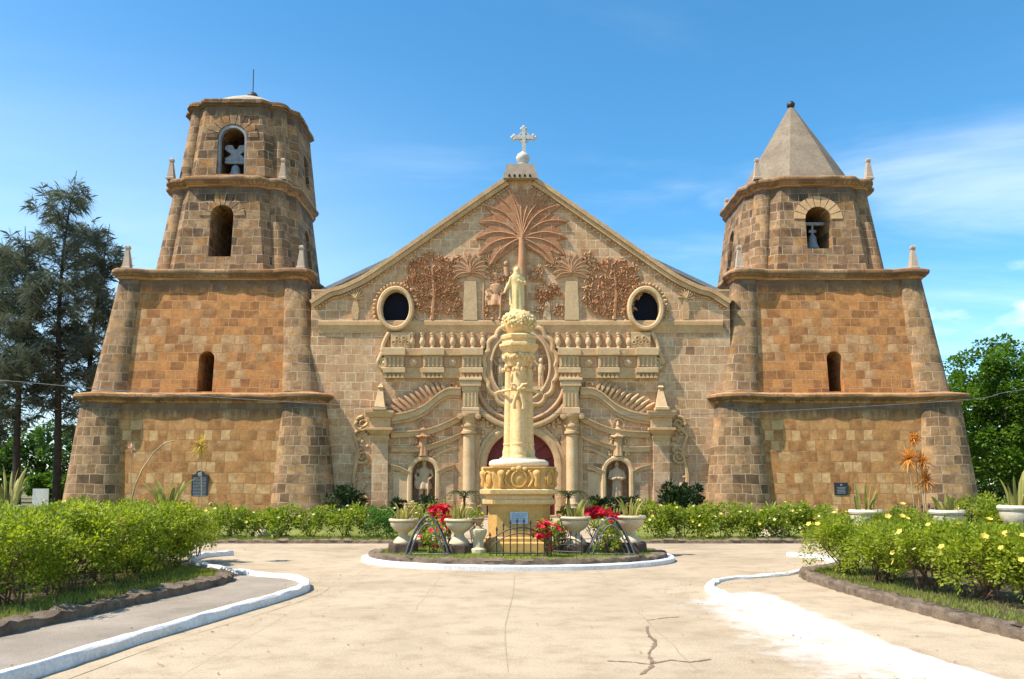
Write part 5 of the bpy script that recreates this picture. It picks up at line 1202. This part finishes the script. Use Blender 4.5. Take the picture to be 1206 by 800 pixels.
# dark plants at the foot of the facade
shrub('dark spiky bush at the foot of the facade beside the right tower', at(803, 37.6, .05), 2.1, 1.45, DARKL, 220, 34, 50, .22, .12, 4, (), None, 'dark_bush', 'bush')
shrub('dark bush at the foot of the facade beside the left tower', at(405, 37.8, .05), 1.9, 1.3, DARKL, 221, 24, 40, .20, .12, 4, (), None, 'dark_bush', 'bush')
for k, (px, w, lb) in enumerate([(704, 1.0, 'leftmost dark low bush under the right portal niche'), (724, 1.0, 'middle dark low bush under the right portal niche'), (745, 1.0, 'rightmost dark low bush under the right portal niche'), (470, 1.0, 'dark low bush left of the soldier niche'), (505, 1.2, 'dark low bush under the soldier niche')]):
    shrub(lb, at(px, 38.2, .05), w, .92, DARKL, 230+k, 22, 40, .13, .1, 3, (), 'dark low bushes under the niches', 'low_bush', 'bush')
def smallpalm(label, px, Y, h, seed):
    p = empty('small_palm', at(px, Y, .05), label, 'palm'); rnd = random.Random(seed)
    MB().tube([(0, 0, 0), (.03, 0, h*.5), (.05, 0, h)], [.09, .07, .06], 8).build('trunk', BARK, p)
    mb = MB()
    for k in range(13):
        a = 2*PI*k/13+rnd.uniform(-.2, .2); L_ = rnd.uniform(.7, 1.0); pr = None
        for i in range(11):
            q = i/10; c = Vector((.05+math.cos(a)*L_*q, math.sin(a)*L_*q, h+.35*math.sin(q*PI*.75)-.35*q*q))
            for sd in (-1, 1):
                d = Vector((-math.sin(a)*sd*.8+math.cos(a)*.6, math.cos(a)*sd*.8+math.sin(a)*.6, -.5)); mb.leaf(c, d, .06, .30*(1-.5*q), Vector((0, 0, 1)))
    mb.build('crown', DARKL, p, recalc=False, uv=None)
smallpalm('small dark palm at the facade left of the monument', 546, 37.0, 1.1, 1)
smallpalm('small dark palm at the facade right of the monument', 668, 37.0, 1.1, 2)
# orange bracts on tall stems, dry stalks
def bracts(name, label, px, Y, heads, mat, z=.16, smat=DRY, cat='plant', n=60):
    o = empty(name, at(px, Y, z), label, cat); rnd = random.Random(int(px))
    for (hx, hy, r) in heads:
        c = Q(hx, hy, Y)-Vector(at(px, Y, z)); b0 = Vector((c.x*.35, 0, 0))
        MB().tube([b0, b0.lerp(c, .5)+Vector((.02, 0, 0)), c], [.014, .011, .008], 5).build('stem', smat, o)
        mb = MB()
        for k in range(n):
            d = Vector((rnd.gauss(0, 1), rnd.gauss(0, 1), rnd.gauss(.25, .8))).normalized(); l = r*Y/FPX*rnd.uniform(.6, 1.1)
            mb.blade([c, c+d*l*.5+Vector((0, 0, .02)), c+d*l-Vector((0, 0, .02))], [.008, .028, .003])
        mb.build('bract_head', mat, o, recalc=False, uv=None)
    return o
bracts('bract_plant', 'tall plant with four orange spiky heads in the right bed', 1082, 15.6, [(1077, 517, 11), (1070, 541, 20), (1086, 546, 17), (1090, 567, 19)], DRYL, n=110)
bracts('bract_plant', 'straw coloured starburst head on a thin stem before the left tower', 240, 16.6, [(237, 526, 17)], STRAW, n=100)
bracts('bract_plant', 'small pink star shaped head on a thin stem before the left tower', 157, 16.0, [(154, 528, 9)], PINKB, n=16)
a_ = at(154, 15.8, .16); mb = MB()
mb.tube([Q(x, y, 15.8)-Vector(a_) for x, y in ((153, 625), (154, 592), (159, 573), (168, 552), (181, 533), (193, 523), (204, 519), (211, 519))], [.022, .02, .018, .017, .016, .014, .011, .006], 6)
tag(mb.build('dry_stalk', DRY, loc=a_, smooth=60), 'bare arched dry stalk bending over before the left tower', 'dry stalk')
# ---------------------------------------------------------------- trees
def casuarina(label, X, Y, H, seed, lean, z0=.26, spread_=3.4, group='feathery trees left of the tower'):
    rnd = random.Random(seed); t = empty('casuarina_tree', (X, Y, 0), label, 'tree', group)
    tp = []
    for i in range(9):
        q = i/8; tp.append(Vector((lean*q*q+.25*math.sin(q*5+seed), .2*math.sin(q*4+seed*2), H*q)))
    rad = [.26*(1-.93*i/8) for i in range(9)]
    MB().tube(tp, rad, 9).build('trunk', BARK, t, smooth=60)
    def tpt(q):
        f = q*8; i = min(int(f), 7); return tp[i].lerp(tp[i+1], f-i)
    mb = MB()
    for b in range(54):
        q = z0+(1-z0)*(b/61)**.92; p0 = tpt(q); a = rnd.uniform(0, 2*PI); L_ = spread_*(1-q)**.45*rnd.uniform(.55, 1.15)+.45
        if q < z0+.08: L_ *= .6
        el = rnd.uniform(.35, .95)+q*.35
        pts = [p0+Vector((math.cos(a)*L_*s_, math.sin(a)*L_*s_, L_*s_*math.tan(el)*.55*(1-.25*s_))) for s_ in (0, .33, .66, 1)]
        MB().tube(pts, [.05*(1-q)+.02, .03*(1-q)+.014, .018, .006], 5).build('limb', BARK, t)
        for k in range(int(6+L_*6.6)):
            s_ = rnd.random()**.75; f = s_*3; i = min(int(f), 2); c = pts[i].lerp(pts[i+1], f-i)+Vector((rnd.gauss(0, .20), rnd.gauss(0, .20), rnd.gauss(0, .16)))
            for j in range(19):
                d = Vector((rnd.gauss(math.cos(a)*.5, .7), rnd.gauss(math.sin(a)*.5, .7), rnd.gauss(.15, .65))).normalized(); l = rnd.uniform(.35, .95)
                e = c+d*l; e.z -= l*.28; m = c+d*l*.5
                w = Vector((-d.y, d.x, rnd.gauss(0, .5))).normalized()*.0095
                mb.add([c-w*.6, c+w*.6, m+w, e, m-w], [(0, 1, 2, 3, 4)])
    mb.build('crown', NEEDLE, t, recalc=False, uv=None)
    return t
def Xat(px, Y): return (px-603)*Y/FPX
casuarina('tallest feathery tree left of the tower, its thin tip above the others', Xat(62, 50), 50, 21.8, 1, .9)
casuarina('feathery tree nearest the tower corner', Xat(104, 53), 53, 19.4, 2, .6, .22)
casuarina('feathery tree with dark leaning trunk near the left photo edge', Xat(22, 49), 49, 17.8, 3, -.4, .3)
casuarina('feathery tree cut by the left photo edge', Xat(-14, 51), 51, 17.0, 4, .5, .25, 3.8)
def broadtree(label, X, Y, H, rw, seed, leafm, nclump=70, nleaf=110, lsz=.30, low=.25, group=None, name='leafy_tree', trunk_r=.3, zsq=.42):
    rnd = random.Random(seed); t = empty(name, (X, Y, 0), label, 'tree', group)
    cz = H*(low+(1-low)*.5); rz_ = H*(1-low)*.5; cl = []
    while len(cl) < nclump:
        d = Vector((rnd.gauss(0, 1), rnd.gauss(0, 1), rnd.gauss(0, 1))).normalized(); k = rnd.random()**.33
        k *= 1+.22*mnoise.noise(d*1.8+Vector((seed, 0, 0)))
        cl.append(Vector((d.x*rw*k, d.y*rw*k, cz+d.z*rz_*k)))
    tp = [Vector((0, 0, -.1)), Vector((.15, 0, H*.2)), Vector((.05, .1, H*.42)), Vector((.1, 0, H*.7))]
    MB().tube(tp, [trunk_r, trunk_r*.8, trunk_r*.55, trunk_r*.2], 10).build('trunk', BARK, t, smooth=60)
    for k in range(9):
        c = rnd.choice(cl); s_ = tp[1].lerp(tp[2], rnd.random()); MB().tube([s_, s_.lerp(c, .5)+Vector((0, 0, .4)), c], [trunk_r*.35, trunk_r*.22, .03], 6).build('limb', BARK, t)
    mb = MB()
    for c in cl:
        r = rnd.uniform(.5, 1.0)*rw*.26
        for i in range(nleaf):
            d = Vector((rnd.gauss(0, 1), rnd.gauss(0, 1), rnd.gauss(.15, .8))).normalized(); p = c+Vector((d.x*r, d.y*r, d.z*r*.75))*rnd.random()**.4
            l = lsz*rnd.uniform(.6, 1.3); mb.leaf(p, d+Vector((rnd.gauss(0, .5), rnd.gauss(0, .5), -.2)), l*.75, l, Vector((rnd.gauss(0, .5), rnd.gauss(0, .5), 1)), l*.05)
    mb.build('crown', leafm, t, recalc=False, uv=None); return t
broadtree('large leafy tree beside the right tower, sunlit rounded top', Xat(1186, 58), 58, 12.6, 4.6, 11, BROAD, 130, 230, .25, .10)
broadtree('leafy tree cut by the right photo edge', Xat(1248, 60), 60, 13.0, 4.6, 12, BROAD, 90, 180, .25, .12)
broadtree('small leafy tree tucked against the right tower corner', Xat(1138, 64), 64, 11.6, 3.0, 13, BROAD, 60, 160, .25, .1)
broadtree('dense shaded tree low behind the right tower', Xat(1175, 72), 72, 8.0, 6.5, 14, BROAD_D, 80, 120, .4, .02)
for k, (px, Y, H, rw, lb) in enumerate([(92, 74, 7.6, 4.0, 'dark green round tree far behind, beside the tower foot'), (50, 78, 8.4, 4.2, 'bright green tree far behind the dark trunks'), (8, 76, 7.8, 4.0, 'green tree far back at the left photo edge'), (118, 70, 4.2, 2.4, 'low green bushy tree touching the tower buttress'), (68, 66, 2.6, 2.2, 'low bush far back above the small cream urn')]):
    broadtree(lb, Xat(px, Y), Y, H, rw, 40+k, BROAD if k in (1, 4) else BROAD_D, 50, 100, .34, .04, 'green trees far back left')
# trees further away that close the horizon
for k, (px, Y, H, rw, lb) in enumerate([(-60, 95, 9, 7, 'far tree beyond the left photo edge'), (1290, 95, 10, 7, 'far tree beyond the right photo edge')]):
    broadtree(lb, Xat(px, Y), Y, H, rw, 60+k, BROAD_D, 60, 100, .5, .02)
tag(MB().box(-.05, .05, -.05, .05, 0, 1.5).box(-.26, .26, -.07, -.05, .95, 1.5).build('marker_post', CROSSW, loc=(Xat(51, 26), 26, 0)), 'small pale board on a post far back under the trees', 'sign board')
# overhead cable
pts = [Q(x, y, 33) for x, y in ((-260, 430), (0, 448), (150, 461), (400, 477), (620, 486), (740, 489), (830, 488), (980, 481), (1148, 470), (1206, 459), (1460, 430))]
sp = smoothline(pts, 6)
tag(MB().tube([p-Vector((0, 33, 0)) for p in sp], .014, 5).build('overhead_cable', CABLE, loc=(0, 33, 0), smooth=60), 'thin overhead cable sagging across the front of the church', 'cable')

# fallen leaves and bits along the kerbs
rnd = random.Random(77); mb = MB()
for k in range(420):
    c = rnd.choice((LK, RK)) if k % 3 else None
    if c: p = rnd.choice(c[2:]); x, y = p[0]+rnd.gauss(0, .35)+(.35 if c is LK else -.35), p[1]+rnd.uniform(-1, 1)
    else: x, y = rnd.uniform(-5, 5), rnd.uniform(6, 21)
    a = rnd.uniform(0, 6.28); l = rnd.uniform(.02, .055); mb.leaf((x, y, .05 if abs(x) > 3.3 else .008), (math.cos(a), math.sin(a), rnd.uniform(0, .25)), l*.5, l, Vector((rnd.gauss(0, .3), rnd.gauss(0, .3), 1)), .004)
tag(mb.build('fallen_leaves', leafmat('dry_leaf', (.14, .08, .03), (.34, .24, .08), .1), recalc=False, uv=None), kind='stuff')
